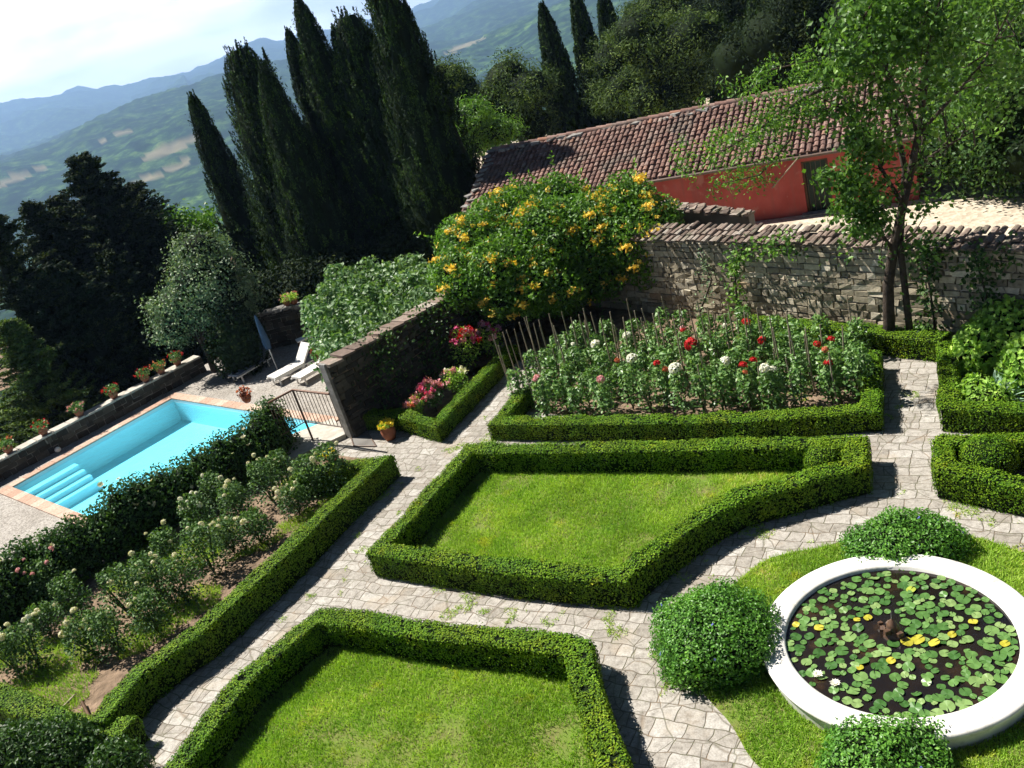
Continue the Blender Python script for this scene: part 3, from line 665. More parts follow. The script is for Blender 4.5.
def garden_wall():
    L = float(np.linalg.norm(w1 - w0)); root = thing('stone_wall', 'tall rubble stone garden wall capped with a slope of old clay tiles', 'wall', (*w0, 0))
    b = MB(); c = (w0 + w1) / 2 + gn * .30; b.obox((*c, 1.08), ax3(gd, gn), (L, .5, 2.16)); b.obj('wall_body', 'wallmortar', root)
    b = MB(); stone_courses(b, w0 + gn * .03, gd, gn, L, 0, 2.14, .11, .21, .14, .42, .008); b.obj('stonework', 'wall_stone', root)
    b = MB(); v = np.array([*gn, .28]); v /= np.linalg.norm(v); O = np.array([*(w0 - gn * .16), 2.16])
    b.obox((*(c), 2.19), ax3(gd, gn), (L, .56, .06), 0, .2)
    tiles(b, O, (*gd, 0), v, int(L / .175), 3, .175, .25, 0, .078, .022); b.obj('tile_coping', 'cap_tile', root)
garden_wall()
def side_wall():
    L = 8.2; n2 = np.array([-sd[1], sd[0]])          # n2 points away from camera (to the pool side)
    root = thing('retaining_wall', 'dark stone wall with stepped tile coping beside the railing', 'wall', (*wall_end, 0))
    b = MB(); c = wall_end + sd * L / 2 + n2 * .2; b.obox((*(c + sd * .12), .25), ax3(sd, n2), (L, .36, 3.46)); b.obj('wall_body', 'soil', root)
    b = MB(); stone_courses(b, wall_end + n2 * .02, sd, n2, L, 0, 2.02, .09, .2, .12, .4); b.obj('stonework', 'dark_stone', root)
    b = MB(); b.obox((*(wall_end - sd * .03 + n2 * .2), .35), ax3(sd, n2), (.08, .26, 3.5), 0, .5); b.obj('end_pier', 'greystone', root)
    b = MB()
    for k in range(int(L / .42)):
        q = wall_end + sd * (.2 + k * .42) + n2 * .18; b.box((*q, 2.07 - .0 * k + R.normal() * .012), (.44, .56, .06), math.atan2(sd[1], sd[0]), 0, None, .012, (rad(5), 'Y'))
    b.obj('stepped_coping', 'cap_tile', root)
side_wall()
# parapet at the pool
pa, pb = at(0, 482, ZP)[:2], at(207, 371, ZP)[:2]; pdv = unit(pb - pa); pn = np.array([-pdv[1], pdv[0]]); pn = pn if pn @ np.array([0, 1]) > 0 else -pn; pa = pa - pdv * 7
Lp = float(np.linalg.norm(pb - pa)); root = thing('parapet_wall', 'low stone parapet behind the pool carrying potted geraniums', 'wall', (*pa, ZP))
b = MB(); b.obox((*((pa + pb) / 2 + pn * .2), ZP - .8), ax3(pdv, pn), (Lp, .36, 2.9)); b.obj('wall_body', 'wallmortar', root)
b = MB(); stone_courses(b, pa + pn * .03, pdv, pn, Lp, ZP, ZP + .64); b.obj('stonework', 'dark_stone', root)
b = MB()
for k in range(int(Lp / .62)): q = pa + pdv * (.3 + k * .62) + pn * .2; b.box((*q, ZP + .68), (.6, .5, .07), math.atan2(pdv[1], pdv[0]), 0, None, .012)
b.obj('capstones', 'slab', root)
# back terrace wall behind loungers
ta, tb_ = at(226, 372, ZP)[:2], at(345, 345, ZP)[:2]; td = unit(tb_ - ta); tn = np.array([-td[1], td[0]]); tn = tn if tn[1] > 0 else -tn; ta2 = ta + tn * 1.6; Lt = float(np.linalg.norm(tb_ - ta)) - .3
root = thing('terrace_wall', 'dark rough stone wall behind the sun loungers', 'wall', (*ta2, ZP))
b = MB(); b.obox((*(ta2 + td * Lt / 2 + tn * .25), ZP + .7), ax3(td, tn), (Lt, .5, 1.5)); b.obj('wall_body', 'wallmortar', root)
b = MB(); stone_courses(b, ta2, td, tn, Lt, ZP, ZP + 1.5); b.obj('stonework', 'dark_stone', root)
b = MB()
for k in range(int(Lt / .5)): q = ta2 + td * (.25 + k * .5) + tn * .2; b.box((*q, ZP + 1.5), (.46, .5, .12), math.atan2(td[1], td[0]), 0, None, .04)
b.obj('capstones', 'greystone', root)

# ================================================================== RED BUILDING
bd = unit(np.array([-.84, .54])); bn = np.array([.54, .84]); bn = unit(bn); BP = np.array([10.74, 27.92]); s0, s1_ = -3.4, 12.35; EV, RG = 2.05, 3.42; DP = 6.2
ba = BP + bd * s0; Lb = s1_ - s0
root = thing('farm_building', 'long low red plastered outbuilding with a clay tile roof', 'building', (*ba, 0))
def wseg(b, a0, a1, z0, z1, off=0, th=.3): c = BP + bd * (a0 + a1) / 2 + bn * (th / 2 + off); b.obox((*c, (z0 + z1) / 2), ax3(bd, bn), (a1 - a0, th, z1 - z0), 0, .5)
ds0 = float((at(826, 213, 0)[:2] - BP) @ bd); ds1 = -.09; ds0 = ds1 - .82
b = MB(); wseg(b, s0, ds0, 0, EV); wseg(b, ds0, ds1, 1.75, EV); wseg(b, ds1, s1_, 0, EV)
for a in (s0, s1_ - .3):                          # gable ends
    P1 = BP + bd * a + bn * .302; P2 = BP + bd * a + bn * (DP - .3); Pm = (BP + bd * a + bn * DP / 2)
    e = bd * .3; V = []
    for q in (np.zeros(2), e): V += [(*(P1 + q), 0), (*(P2 + q), 0), (*(P2 + q), EV), (*(Pm + q), RG - .05), (*(P1 + q), EV)]
    b.add(V, [(0, 1, 2, 3, 4), (9, 8, 7, 6, 5)], 0, .5); b.add(V, [(0, 5, 6, 1), (1, 6, 7, 2), (2, 7, 8, 3), (3, 8, 9, 4), (4, 9, 5, 0)], 0, .5)
wseg(b, s0, s1_, 0, EV, DP - .3); b.obj('wall', 'plaster', root)
door = MB(); c = BP + bd * (ds0 + ds1) / 2 + bn * .2; door.obox((*c, .88), ax3(bd, bn), (ds1 - ds0 - .01, .05, 1.73))
dr = door.obj('door', 'doorg', root)
b = MB(); [b.obox((*(BP + bd * (ds0 + .1 + k * .155) + bn * .168), .86), ax3(bd, bn), (.012, .02, 1.6)) for k in range(5)]; b.obj('board_joint', 'iron', dr)
b = MB()
for a_ in (ds0 + .03, ds1 - .03): b.obox((*(BP + bd * a_ + bn * .13), .87), ax3(bd, bn), (.06, .09, 1.72))
b.obox((*(BP + bd * (ds0 + ds1) / 2 + bn * .132), 1.715), ax3(bd, bn), (ds1 - ds0 - .13, .09, .06)); b.obj('frame', 'wood', dr)
b = MB(); b.tube([(*(BP + bd * (ds1 - .1) + bn * .165), .95), (*(BP + bd * (ds1 - .1) + bn * .10), .95), (*(BP + bd * (ds1 - .16) + bn * .10), .95)], .012, 5); b.obj('handle', 'iron', dr)
b = MB(); c = BP + bd * (ds0 + ds1) / 2 - bn * .1; b.obox((*c, .03), ax3(bd, bn), (1.1, .35, .08)); b.obj('doorstep', 'greystone', root)
sl = np.array([*bn, (RG - EV) / (DP / 2)]); sl /= np.linalg.norm(sl); sl2 = np.array([*(-bn), (RG - EV) / (DP / 2)]); sl2 /= np.linalg.norm(sl2)
SL = (DP / 2 + .25) / sl[:2].dot(bn)
b = MB(); O = np.array([*(BP + bd * (s0 - .2) - bn * .25), EV - .02]); nuu = int((Lb + .4) / .205)
e0 = O - np.array([0, 0, .01]); dL = np.array([*(bd * (Lb + .4)), 0]); up = sl * SL
b.add([e0, e0 + dL, e0 + dL + up, e0 + up, e0 - [0, 0, .07], e0 + dL - [0, 0, .07], e0 + dL + up - [0, 0, .07], e0 + up - [0, 0, .07]], [(0, 1, 2, 3), (4, 7, 6, 5), (0, 4, 5, 1), (0, 3, 7, 4), (1, 5, 6, 2)], 0, .2)
tiles(b, O, (*bd, 0), sl, nuu, int(SL / .245), .205, .245, 0, .088, .010)
O2 = np.array([*(BP + bd * (s0 - .2) + bn * (DP + .25)), EV - .02]); e0 = O2; up = sl2 * SL
b.add([e0, e0 + dL, e0 + dL + up, e0 + up], [(0, 1, 2, 3)], 0, .4)
rf = b.obj('roof', 'roof_tile', root)
b = MB(); ridge0 = BP + bd * (s0 - .2) + bn * DP / 2
for k in range(int((Lb + .4) / .42)):
    q = ridge0 + bd * (k + .5) * .42; P_ = [np.array([*(q - bd * .23), RG + .03]), np.array([*(q + bd * .23), RG + .05])]; b.tube(P_, [.115, .13], 8)
b.obj('ridge_cap', 'roof_tile', rf)
b = MB()
for k in range(46):
    t = R.random() ** .8 if k % 2 else R.random() * .25; q = ridge0 + bd * (Lb * (1 - t)) + bn * R.uniform(-.35, .15); b.box((*q, RG + .05 - abs(R.normal()) * .03), (R.uniform(.2, .5), R.uniform(.15, .3), .07), R.random() * 3, 0, None, .03)
for k in range(12):
    q = BP + bd * (s1_ + .1 - R.random() * .3) + bn * (-.1 + k * .27); b.box((*q, EV + .12 + k * .27 * (RG - EV) / (DP / 2)), (.35, .25, .06), R.random() * 3, 0, None, .03)
b.obj('ballast_stone', 'greystone', rf)
b = MB(); b.tube([(*(BP + bd * (s0 - .15) - bn * .3), EV - .08), (*(BP + bd * (s1_ + .1) - bn * .3), EV - .08)], .055, 8); b.obj('gutter', 'iron', rf)
# leaning pole against facade
pole = MB(); a = at(752, 212, .3); pz = np.array([*(BP + bd * .25 - bn * .06), 2.0]); pole.tube([at(748, 216, .0), atd(798, 158, 29.2)], .022, 6); o = pole.obj('pole', 'cane'); tag(o, 'thin pale pole leaning diagonally against the red wall', 'pole')
# small rendered wall with rough capping
ra, rb_ = at(634, 226, 1.9)[:2], at(750, 222, 1.9)[:2]
ra, rb_ = atd(640, 215, 26.5), atd(749, 220, 25.0); r2 = unit(rb_[:2] - ra[:2]); rn = np.array([-r2[1], r2[0]]); rn = rn if rn[1] > 0 else -rn; Lr = float(np.linalg.norm(rb_[:2] - ra[:2]))
root = thing('shed', 'low grey rendered shed front with broken tile roof behind the garden wall', 'shed', (*ra[:2], 0))
def zpx(px_, py_, P):   # height where the ray passes above world xy
    d = ray(px_, py_); t = np.linalg.norm(P[:2]) / np.linalg.norm(d[:2]); return CAM_H + d[2] * t
zl, zr = zpx(650, 204, ra), zpx(748, 216, rb_)
b = MB(); th3 = .25; V = []
for o_ in (0, 1):
    for q, z in ((ra, 0), (rb_, 0), (rb_, zr), (ra, zl)): V.append((*(q[:2] + rn * o_ * .4), z + o_ * .0))
b.add(V, [(0, 1, 2, 3), (7, 6, 5, 4), (0, 4, 5, 1), (1, 5, 6, 2), (2, 6, 7, 3), (3, 7, 4, 0)], 0, .5); b.obj('wall', 'greyplaster', root)
b = MB()
for k in range(60):
    t = R.random(); q = ra[:2] + (rb_[:2] - ra[:2]) * t + rn * R.uniform(-.1, .35); b.box((*q, zl + (zr - zl) * t + .03 + R.random() * .05), (R.uniform(.2, .4), R.uniform(.12, .25), .06), math.atan2(rn[1], rn[0]) + R.normal() * .3, 0, None, .02)
b.obj('roof', 'cap_tile', root)

# ================================================================== RAILING + LANDING
root = thing('stone_landing', 'pale stone landing slab at the head of the pool stairs', 'landing', (*at(318, 445, 0)[:2], 0))
b = MB(); q = [at(284, 462, .12), at(345, 434, .12), at(333, 418, .12), at(272, 442, .12)]
V = [tuple(p) for p in q] + [(p[0], p[1], -1.4) for p in q]; b.add(V, [(0, 1, 2, 3), (0, 4, 5, 1), (1, 5, 6, 2), (2, 6, 7, 3), (3, 7, 4, 0)], 0, .5); b.obj('slab', 'slab', root)
pb0 = at(313, 440, .12); ztop = 1.45
def ztopfind(P): # height whose projection hits the photo's rail corner
    return zpx(300, 387, P)
ztop = float(np.clip(ztopfind(pb0), 1.1, 1.9))
cA = np.array([pb0[0], pb0[1]]); cB = at(329, 394, ztop)[:2]; cC = at(268, 403, ztop)[:2]
root = thing('railing', 'wrought iron railing with rusty handrail above the pool stairs', 'railing', (*cA, .1))
b = MB(); b.tube([(*cA, .12), (*cA, ztop)], .028, 6); b.obj('post', 'iron', root)
b = MB(); b.tube([(*cC, ztop), (*cA, ztop), (*cB, ztop)], .03, 6); b.obj('handrail', 'rust', root)
zl_ = zpx(307, 421, pb0); zl_ = float(np.clip(zl_, .2, .8))
b = MB(); b.tube([(*cC, zl_), (*cA, zl_), (*cB, zl_)], .016, 6); b.obj('lower_rail', 'iron', root)
for A_, B_, k_ in ((cA, cB, 9), (cA, cC, 9)):
    for t in np.linspace(0, 1, k_ + 2)[1:]:
        q = A_ + (B_ - A_) * t; b = MB(); b.tube([(*q, zl_), (*q, ztop)], .009, 4); b.obj('baluster', 'iron', root)
mt = thing('door_mat', 'small dark edged mat lying on the paving by the wall end', 'mat', (*at(364, 441, 0)[:2], 0))
q = [at(354, 446, .02), at(376, 446, .02), at(369, 435, .02), at(350, 434, .02)]
b = MB(); b.add([tuple(p) for p in q] + [(p[0], p[1], .003) for p in q], [(0, 1, 2, 3), (0, 4, 5, 1), (1, 5, 6, 2), (2, 6, 7, 3), (3, 7, 4, 0)]); b.obj('mat_pad', 'greyplaster', mt)
b = MB(); [b.tube([q[i], q[(i + 1) % 4]], .018, 5) for i in range(4)]; b.obj('border', 'iron', mt)

# ================================================================== POTS
def potted(label, p, r=.16, h=.3, fol='bean', pet='pet_yellow', fr=.2, fh=.2, nf=26, group=None, lush=60, name='flower_pot', cat='flower pot', potmat='terra'):
    root = thing(name, label, cat, p, group)
    b = MB(); b.lathe([(.001, 0), (r * .62, 0), (r * .95, h * .45), (r * 1.0, h * .7), (r * .8, h * .88), (r * .95, h * .93), (r * .95, h), (r * .8, h), (r * .75, h * .9), (.001, h * .88)], 18); b.obj('pot', potmat, root, False)
    b = MB(); C = np.array([0, 0, h + fh * .4]) + unit(R.normal(size=(lush * 4, 3))) * np.array([fr, fr, fh]) * R.random((lush * 4, 1)) ** .4; b.leaves(C, .07, .045, None, 1, 0); b.obj('foliage', fol, root, False)
    for k in range(nf):
        d = unit(R.normal(size=3)); d[2] = abs(d[2]); c = np.array([0, 0, h + fh * .4]) + d * np.array([fr, fr, fh]) * 1.08
        f = MB(); f.leaves(np.repeat(c[None], 9, 0) + R.normal(size=(9, 3)) * .018, .05, .038, None, 1, 0); f.obj('flower', pet, root, False)
    return root
potted('bulging terracotta pot of yellow flowers standing on the paving', at(391, 439, 0), .19, .36, 'lime', 'pet_yellow', .19, .1, 34)
potted('low pot of yellow flowers behind the end of the rose bed hedge', at(333, 462, 0), .13, .2, 'lime', 'pet_yellow', .14, .1, 20)
potted('large terracotta pot with a green plant on the landing beside the railing', at(283, 441, .12), .25, .62, 'bean', 'pet_coral', .2, .12, 5)
potted('rusty red leaved plant in a pot at the top of the climbing rose', at(248, 402, 1.0), .13, .2, 'terra', 'pet_coral', .2, .18, 12)
potted('terracotta pot with red brown plant beside the sun loungers', at(321, 362, ZP), .2, .35, 'terra', 'pet_coral', .28, .22, 12)
zc = ZP + .72
potn = ['pink', 'red', 'deep red', 'orange', 'scarlet', 'coral', 'pale pink']
for k, (x, y) in enumerate([(4, 447), (38, 429), (75, 411), (107, 393), (139, 377), (154, 369), (173, 361)]):
    pos = ['at the left edge of the photo', 'second from the left edge', 'third from the left edge', 'fourth from the left edge', 'left of the close pair', 'in the middle of the last three', 'nearest the grey green tree'][k]
    p = at(x, y + 3, zc); proj_t = float((p[:2] - pa) @ pdv); p2 = pa + pdv * proj_t + pn * .2
    potted('potted geranium on the pool parapet, ' + pos, (*p2, zc), .17, .26, 'dahl', ['pet_coral', 'pet_red', 'pet_pink', 'pet_red', 'pet_red', 'pet_coral', 'pet_red'][k], .3, .22, 14, 'potted geraniums on the pool parapet', 70)
for x, y, lb in ((288, 313, 'left of the pair'), (298, 316, 'right of the pair')):
    p = atd(x, y + 4, 36); potted('potted flowers on the wall behind the loungers, ' + lb, (*(ta2 + td * float((p[:2] - ta2) @ td) + tn * .2), ZP + 1.56), .15, .22, 'lime', 'pet_pink', .26, .22, 10)
# ball at pool edge
b = MB(); V, F = blob_surface((0, 0, .1), (.11, .11, .1), 16, 10, 0.01); b.add(V, F, 0, .5, True); o = b.obj('pool_light', 'white'); o.location = tuple(map(float, at(59, 452, ZP + .03))); tag(o, 'small white round lamp on the edge of the pool', 'lamp')

# ================================================================== LOUNGERS, PARASOL, TABLE
def lounger(label, foot, head, mat, wid=.62):
    a, c = np.array(foot[:2]), np.array(head[:2]); d = unit(c - a); L = 1.95; rot = math.atan2(d[1], d[0])
    root = thing('sun_lounger', label, 'sun lounger', (*a, ZP), 'sun loungers beside the pool', rot)
    b = MB(); b.box((.63, 0, .33), (1.26, wid, .07), 0, 0); b.obj('seat', mat, root, False)
    b = MB(); th4 = rad(48); l = .78; cx_ = 1.26 + l / 2 * math.cos(th4); b.box((cx_, 0, .33 + l / 2 * math.sin(th4)), (l, wid, .06), 0, 0, tilt=(-th4, 'Y')); b.obj('backrest', mat, root, False)
    for y in (-wid / 2 + .02, wid / 2 - .02):
        b = MB(); b.box((.8, y, .27), (1.7, .04, .05), 0, 0); b.obj('frame', 'canvasw', root, False)
        for x in (.15, 1.45): b = MB(); b.box((x, y, .13), (.05, .04, .26), 0, 0); b.obj('leg', 'canvasw', root, False)
    return root
lounger('grey blue sun lounger standing in the shade of the tree', at(233, 376, ZP + .33), at(260, 360, ZP + .33), 'canvasg')
lounger('white sun lounger in full sun next to the shaded one', at(271, 378, ZP + .33), at(301, 362, ZP + .33), 'canvasw')
lounger('white sun lounger partly hidden by the potted plant and wall', at(296, 378, ZP + .33), at(324, 362, ZP + .33), 'canvasw')
pp = at(278, 371, ZP); pt = atd(260, 322, 34.0)
root = thing('parasol', 'closed navy blue parasol beside the loungers', 'parasol', pp)
b = MB(); b.tube([(0, 0, .04), (0, 0, 2.3)], .022, 6); b.obj('pole', 'canvasw', root, False)
b = MB(); b.lathe([(.02, 2.32), (.06, 2.2), (.11, 1.7), (.15, 1.2), (.12, .95), (.02, .92)], 9, 0, (0, 0, 0), False); b.obj('canopy', 'navy', root, False)
b = MB(); b.lathe([(.001, .05), (.24, .05), (.26, .0)], 14); b.obj('base', 'greystone', root, False)
root = thing('side_table', 'small table with a pale top behind the white lounger', 'table', (*at(308, 362, ZP)[:2], ZP))
root.location = tuple(map(float, (*at(304, 338, ZP + .75)[:2], ZP)))
b = MB(); b.box((0, 0, .74), (.62, .45, .05), .3); b.obj('tabletop', 'canvasw', root, False)
for x in (-.24, .24):
    for y in (-.16, .16): b = MB(); b.box((x, y, .36), (.05, .05, .72), .3); b.obj('leg', 'wood', root, False)
root = thing('wooden_screen', 'brown wooden board leaning at the wall end near the loungers', 'screen', (*at(340, 372, ZP)[:2], ZP))
b = MB(); b.box((0, 0, .75), (.12, .55, 1.5), .5, 0, tilt=(rad(8), 'X')); b.obj('panel', 'wood', root, False); b = MB(); b.box((-.1, 0, .75), (.05, .5, 1.5), .5, 0, tilt=(rad(8), 'X')); b.obj('white_board', 'canvasw', root, False)

# ================================================================== DAHLIA BED
bedp = offset(h5, .25, False); bedpoly = [*bedp, at(740, 340, 0)[:2], at(560, 345, 0)[:2]]
bedpoly = [*px([(520, 411), (600, 419), (746, 418), (866, 408), (868, 357), (740, 345), (572, 350)], 0)]
sheet('flower_bed', bedpoly, .008, 'soil')
def stalk_plant(h, r, nl, l, w, leafmat, seed, tiers=1.0, name='dahlia_plant', cat='dahlia plant', label='', group=None, nst=5):
    root = thing(name, label, cat, (0, 0, 0), group)
    b = MB(); tips = []
    for k in range(nst):
        a = R.random() * 6.28; q = np.array([math.cos(a), math.sin(a)]) * r * R.uniform(.3, .8); hh = h * R.uniform(.75, 1.05); P = [(0, 0, 0), (*(q * .5), hh * .5), (*q, hh)]; b.tube(P, [.012, .009, .005], 4); tips.append(P[-1])
    b.obj('stems', 'stem', root, False)
    t = R.random(nl); zz = h * (.08 + .92 * t ** .8); rad_ = r * (1.05 - .5 * (zz / h) ** 2) * np.sqrt(R.random(nl)); a = R.random(nl) * 6.28
    C = np.c_[rad_ * np.cos(a), rad_ * np.sin(a), zz]; N = np.c_[np.cos(a) * .5, np.sin(a) * .5, np.ones(nl)]
    b = MB(); b.leaves(C, l, w, N, 1.1, 0, np.clip(R.random(nl) * .8 + .3 * (zz / h) - .05, 0, 1)); b.obj('foliage', leafmat, root, False)
    return root
plain_lab = 'leafy dahlia plant without open blooms in the staked bed'
dp = [stalk_plant(h, .26, 230, .105, .058, 'dahl', k, label=plain_lab, group='dahlia plants in the staked bed') for k, h in enumerate((.74, .84, .94, 1.04, .8))]
def bloom(r):
    b = MB(); d = unit(R.normal(size=(70, 3))); d[:, 2] = np.abs(d[:, 2]) * 1.1 - .15; d = unit(d); b.leaves(d * r * .8, r * .55, r * .45, d, .5, 0, T=d + [0, 0, .3], tj=.3); return b
FL = {k: bloom(rr_ * 1.15).obj('flower', mt_) for k, (mt_, rr_) in {'red': ('pet_red', .10), 'white': ('pet_white', .10), 'pink': ('pet_pink', .085), 'coral': ('pet_coral', .08)}.items()}
protoF = dict(FL)
blooms = [(691, 345, 'red', 1.5, 'huge red dahlia bloom near the middle of the bed'), (683, 331, 'red', .6, 'small red bloom left above the huge red one'), (746, 323, 'red', 1.0, 'red bloom standing high at the back by the far hedge'), (762, 341, 'red', .9, 'orange red bloom right of the bed centre'), (743, 366, 'red', .9, 'red bloom below the orange red one'), (753, 361, 'red', .8, 'red bloom paired just right of another red bloom'), (817, 345, 'red', .8, 'red bloom in the right part of the bed'), (831, 340, 'red', .8, 'red bloom topmost of the right cluster'), (825, 350, 'coral', .8, 'coral bloom between the two red ones at right'), (828, 364, 'red', .9, 'red bloom lowest of the right cluster'), (596, 345, 'white', 1.2, 'large white bloom in the left part of the bed'), (627, 336, 'white', 1.0, 'white bloom near the back among the stakes'), (632, 359, 'white', 1.2, 'pair of white blooms mid bed'), (675, 369, 'white', 1.3, 'broad white bloom below the huge red one'), (725, 362, 'white', 1.1, 'pale white bloom left of the red pair'), (765, 369, 'white', 1.1, 'white bloom right of the red pair'), (772, 371, 'white', .9, 'white bloom at the right end of the centre group'), (537, 379, 'pink', 1.1, 'pale pink bloom near the left corner of the bed'), (601, 380, 'pink', 1.1, 'salmon pink bloom near the front left'), (617, 361, 'coral', .8, 'small coral bloom beside the white pair'), (665, 370, 'coral', .9, 'coral bloom left of the broad white one'), (657, 364, 'red', .8, 'dark red bloom by the broad white one'), (683, 329, 'pink', .9, 'pink bloom high above the huge red one'), (725, 326, 'white', .6, 'small white bloom among the rear stakes'), (573, 345, 'white', .6, 'small white bloom far left among stakes'), (745, 373, 'coral', .7, 'little coral bud low in the centre')]
# shear grid of plants
placed = []; first = [True] * 5; k = 0; nfl = set()
def place_dahlia(p, lab, i, sc=1.0):
    rt = dp[i]; rot = R.random() * 6.28
    if first[i]: first[i] = False; rt.location = (float(p[0]), float(p[1]), .01); rt.rotation_euler.z = rot; o = rt; o['label'] = lab; return o
    kids = [c for c in rt.children if not c.name.startswith('flower')]
    o = rt.copy(); COL.objects.link(o); o.location = (float(p[0]), float(p[1]), .01); o.rotation_euler.z = rot; o.scale = (sc,) * 3; o['label'] = lab; o['group'] = 'dahlia plants in the staked bed'
    for c in kids: c2 = c.copy(); COL.objects.link(c2); c2.parent = o
    return o
for (x, y, kd, sc, lab) in blooms:
    i = R.integers(5); h = (.74, .84, .94, 1.04, .8)[i] + .08; q = at(x, y, h)
    o = place_dahlia(q, 'dahlia plant with ' + lab, i); placed.append(q[:2]); src = protoF[kd]
    f = src if kd not in nfl else src.copy()
    if f is not src: COL.objects.link(f)
    nfl.add(kd); f.parent = o; f.location = (0, 0, h); f.scale = (sc,) * 3; f.rotation_euler = (-.5 , -.3, R.random() * 6)
bp = np.array(bedpoly); gpts = fill_poly(offset(bedpoly, .0, True), 60); R.shuffle(gpts)
for p in gpts:
    if all(np.hypot(*(p - q)) > .41 for q in placed):
        placed.append(p); place_dahlia(p, plain_lab, int(R.integers(5)), R.uniform(.85, 1.15))
sheet('flower_bed', [at(500, 352)[:2], at(560, 356)[:2], at(742, 346)[:2], at(742, 322)[:2], tuple(w0 + gd * 7), tuple(w0), tuple(corner)], .006, 'soil')
sheet('flower_bed', [at(742, 333)[:2], at(850, 340)[:2], at(940, 350)[:2], at(1060, 345)[:2], tuple(w0 + gd * 17), tuple(w0 + gd * 6)], .007, 'soil')
stk = MB(); stk.tube([(0, 0, 0), (.01, 0, .8), (0, .01, 1.55)], [.019, .017, .014], 5); sp = stk.obj('garden_stake', 'cane'); sp_used = False
def stake(p, h, lab='thin wooden stake standing among the dahlias'):
    global sp_used
    o = sp.copy() if sp_used else sp
    if sp_used: COL.objects.link(o)
    sp_used = True; o.location = (float(p[0]), float(p[1]), 0); o.scale = (1, 1, h / 1.55); o.rotation_euler = (R.normal() * .03, R.normal() * .03, R.random() * 6); tag(o, lab, 'garden stake', 'plant stakes in the dahlia bed')
for x, y in [(494, 338), (504, 336), (512, 333), (520, 325), (527, 322), (533, 327), (541, 330), (551, 328), (562, 316), (570, 322), (579, 318), (586, 330), (592, 316), (600, 322), (613, 330), (626, 303), (634, 315), (641, 322), (650, 318), (665, 300), (672, 320), (680, 312), (690, 314), (700, 303), (712, 315), (722, 318), (735, 322), (748, 318), (761, 325), (775, 330), (790, 322), (805, 334), (818, 330), (838, 330)]:
    h = R.uniform(1.3, 1.7); stake(at(x, y - 4, h), h)
for x, y in [(498, 345), (508, 330), (524, 318), (538, 320), (547, 315), (556, 325), (583, 308), (607, 312), (620, 318), (630, 325), (645, 308), (657, 312), (676, 305), (706, 308), (728, 305), (741, 312), (754, 308), (770, 315), (784, 312)]:
    h = R.uniform(1.3, 1.7); stake(at(x, y, h), h)
for p in fill_poly(bedpoly, .9): stake(p, R.uniform(.9, 1.3))
for x, y in ((848, 295),): h = 1.5; stake(at(x, y, h), h, 'tall single stake in front of the stone wall near the tree')

# ================================================================== ROSE BED (left)
rb = px([(300, 470), (384, 462), (345, 503), (290, 553), (200, 638), (130, 690), (112, 722), (60, 724), (-40, 690), (-60, 640), (60, 610), (180, 545)], 0)
rb = [*px([(385, 462), (345, 505), (290, 556), (200, 640), (112, 722), (60, 724), (-40, 695)], 0), bank0 + [1.5, -.5], bank1 + [.1, -.3]]
sheet('rose_bed', rb, .008, 'soil')
tag(blades(rb, 1500, 'grass', .07, .50), 'patches of rough grass growing in the rose bed soil', 'grass', kind='stuff')
rp = [stalk_plant(h, .38, 900, .06, .042, 'rose', k, name='rose_bush', cat='rose bush', label='', group='rose bushes in the bed behind the long hedge', nst=7) for k, h in enumerate((.7, .85, 1.0))]
rf_first = [True] * 3
RFm = {k: bloom(.062).obj('flower', k_) for k, k_ in {'cream': 'pet_cream', 'white': 'pet_white', 'pinkr': 'pet_pink'}.items()}
rfu = set(); prB = [[c for c in r_.children] for r_ in rp]
def place_rose(p, lab, i, fl, nf, sc=1.0):
    rt = rp[i]
    if rf_first[i]: rf_first[i] = False; o = rt
    else:
        o = rt.copy(); COL.objects.link(o)
        for c in prB[i]: c2 = c.copy(); COL.objects.link(c2); c2.parent = o
    o.location = (float(p[0]), float(p[1]), .01); o.rotation_euler.z = R.random() * 6; o.scale = (sc,) * 3; o['label'] = lab
    for _ in range(nf + nf // 2):
        src = RFm[fl]; f = src.copy() if fl in rfu else src
        if f is not src: COL.objects.link(f)
        rfu.add(fl); f.parent = o; a = R.random() * 6.28; q = .34 * math.sqrt(R.random()); h = (.7, .85, 1.0)[i]; f.location = (q * math.cos(a), q * math.sin(a), h * R.uniform(.75, 1.08)); f.rotation_euler = (R.normal() * .5, R.normal() * .5, 0); f.scale = (R.uniform(.5, 1.1),) * 3
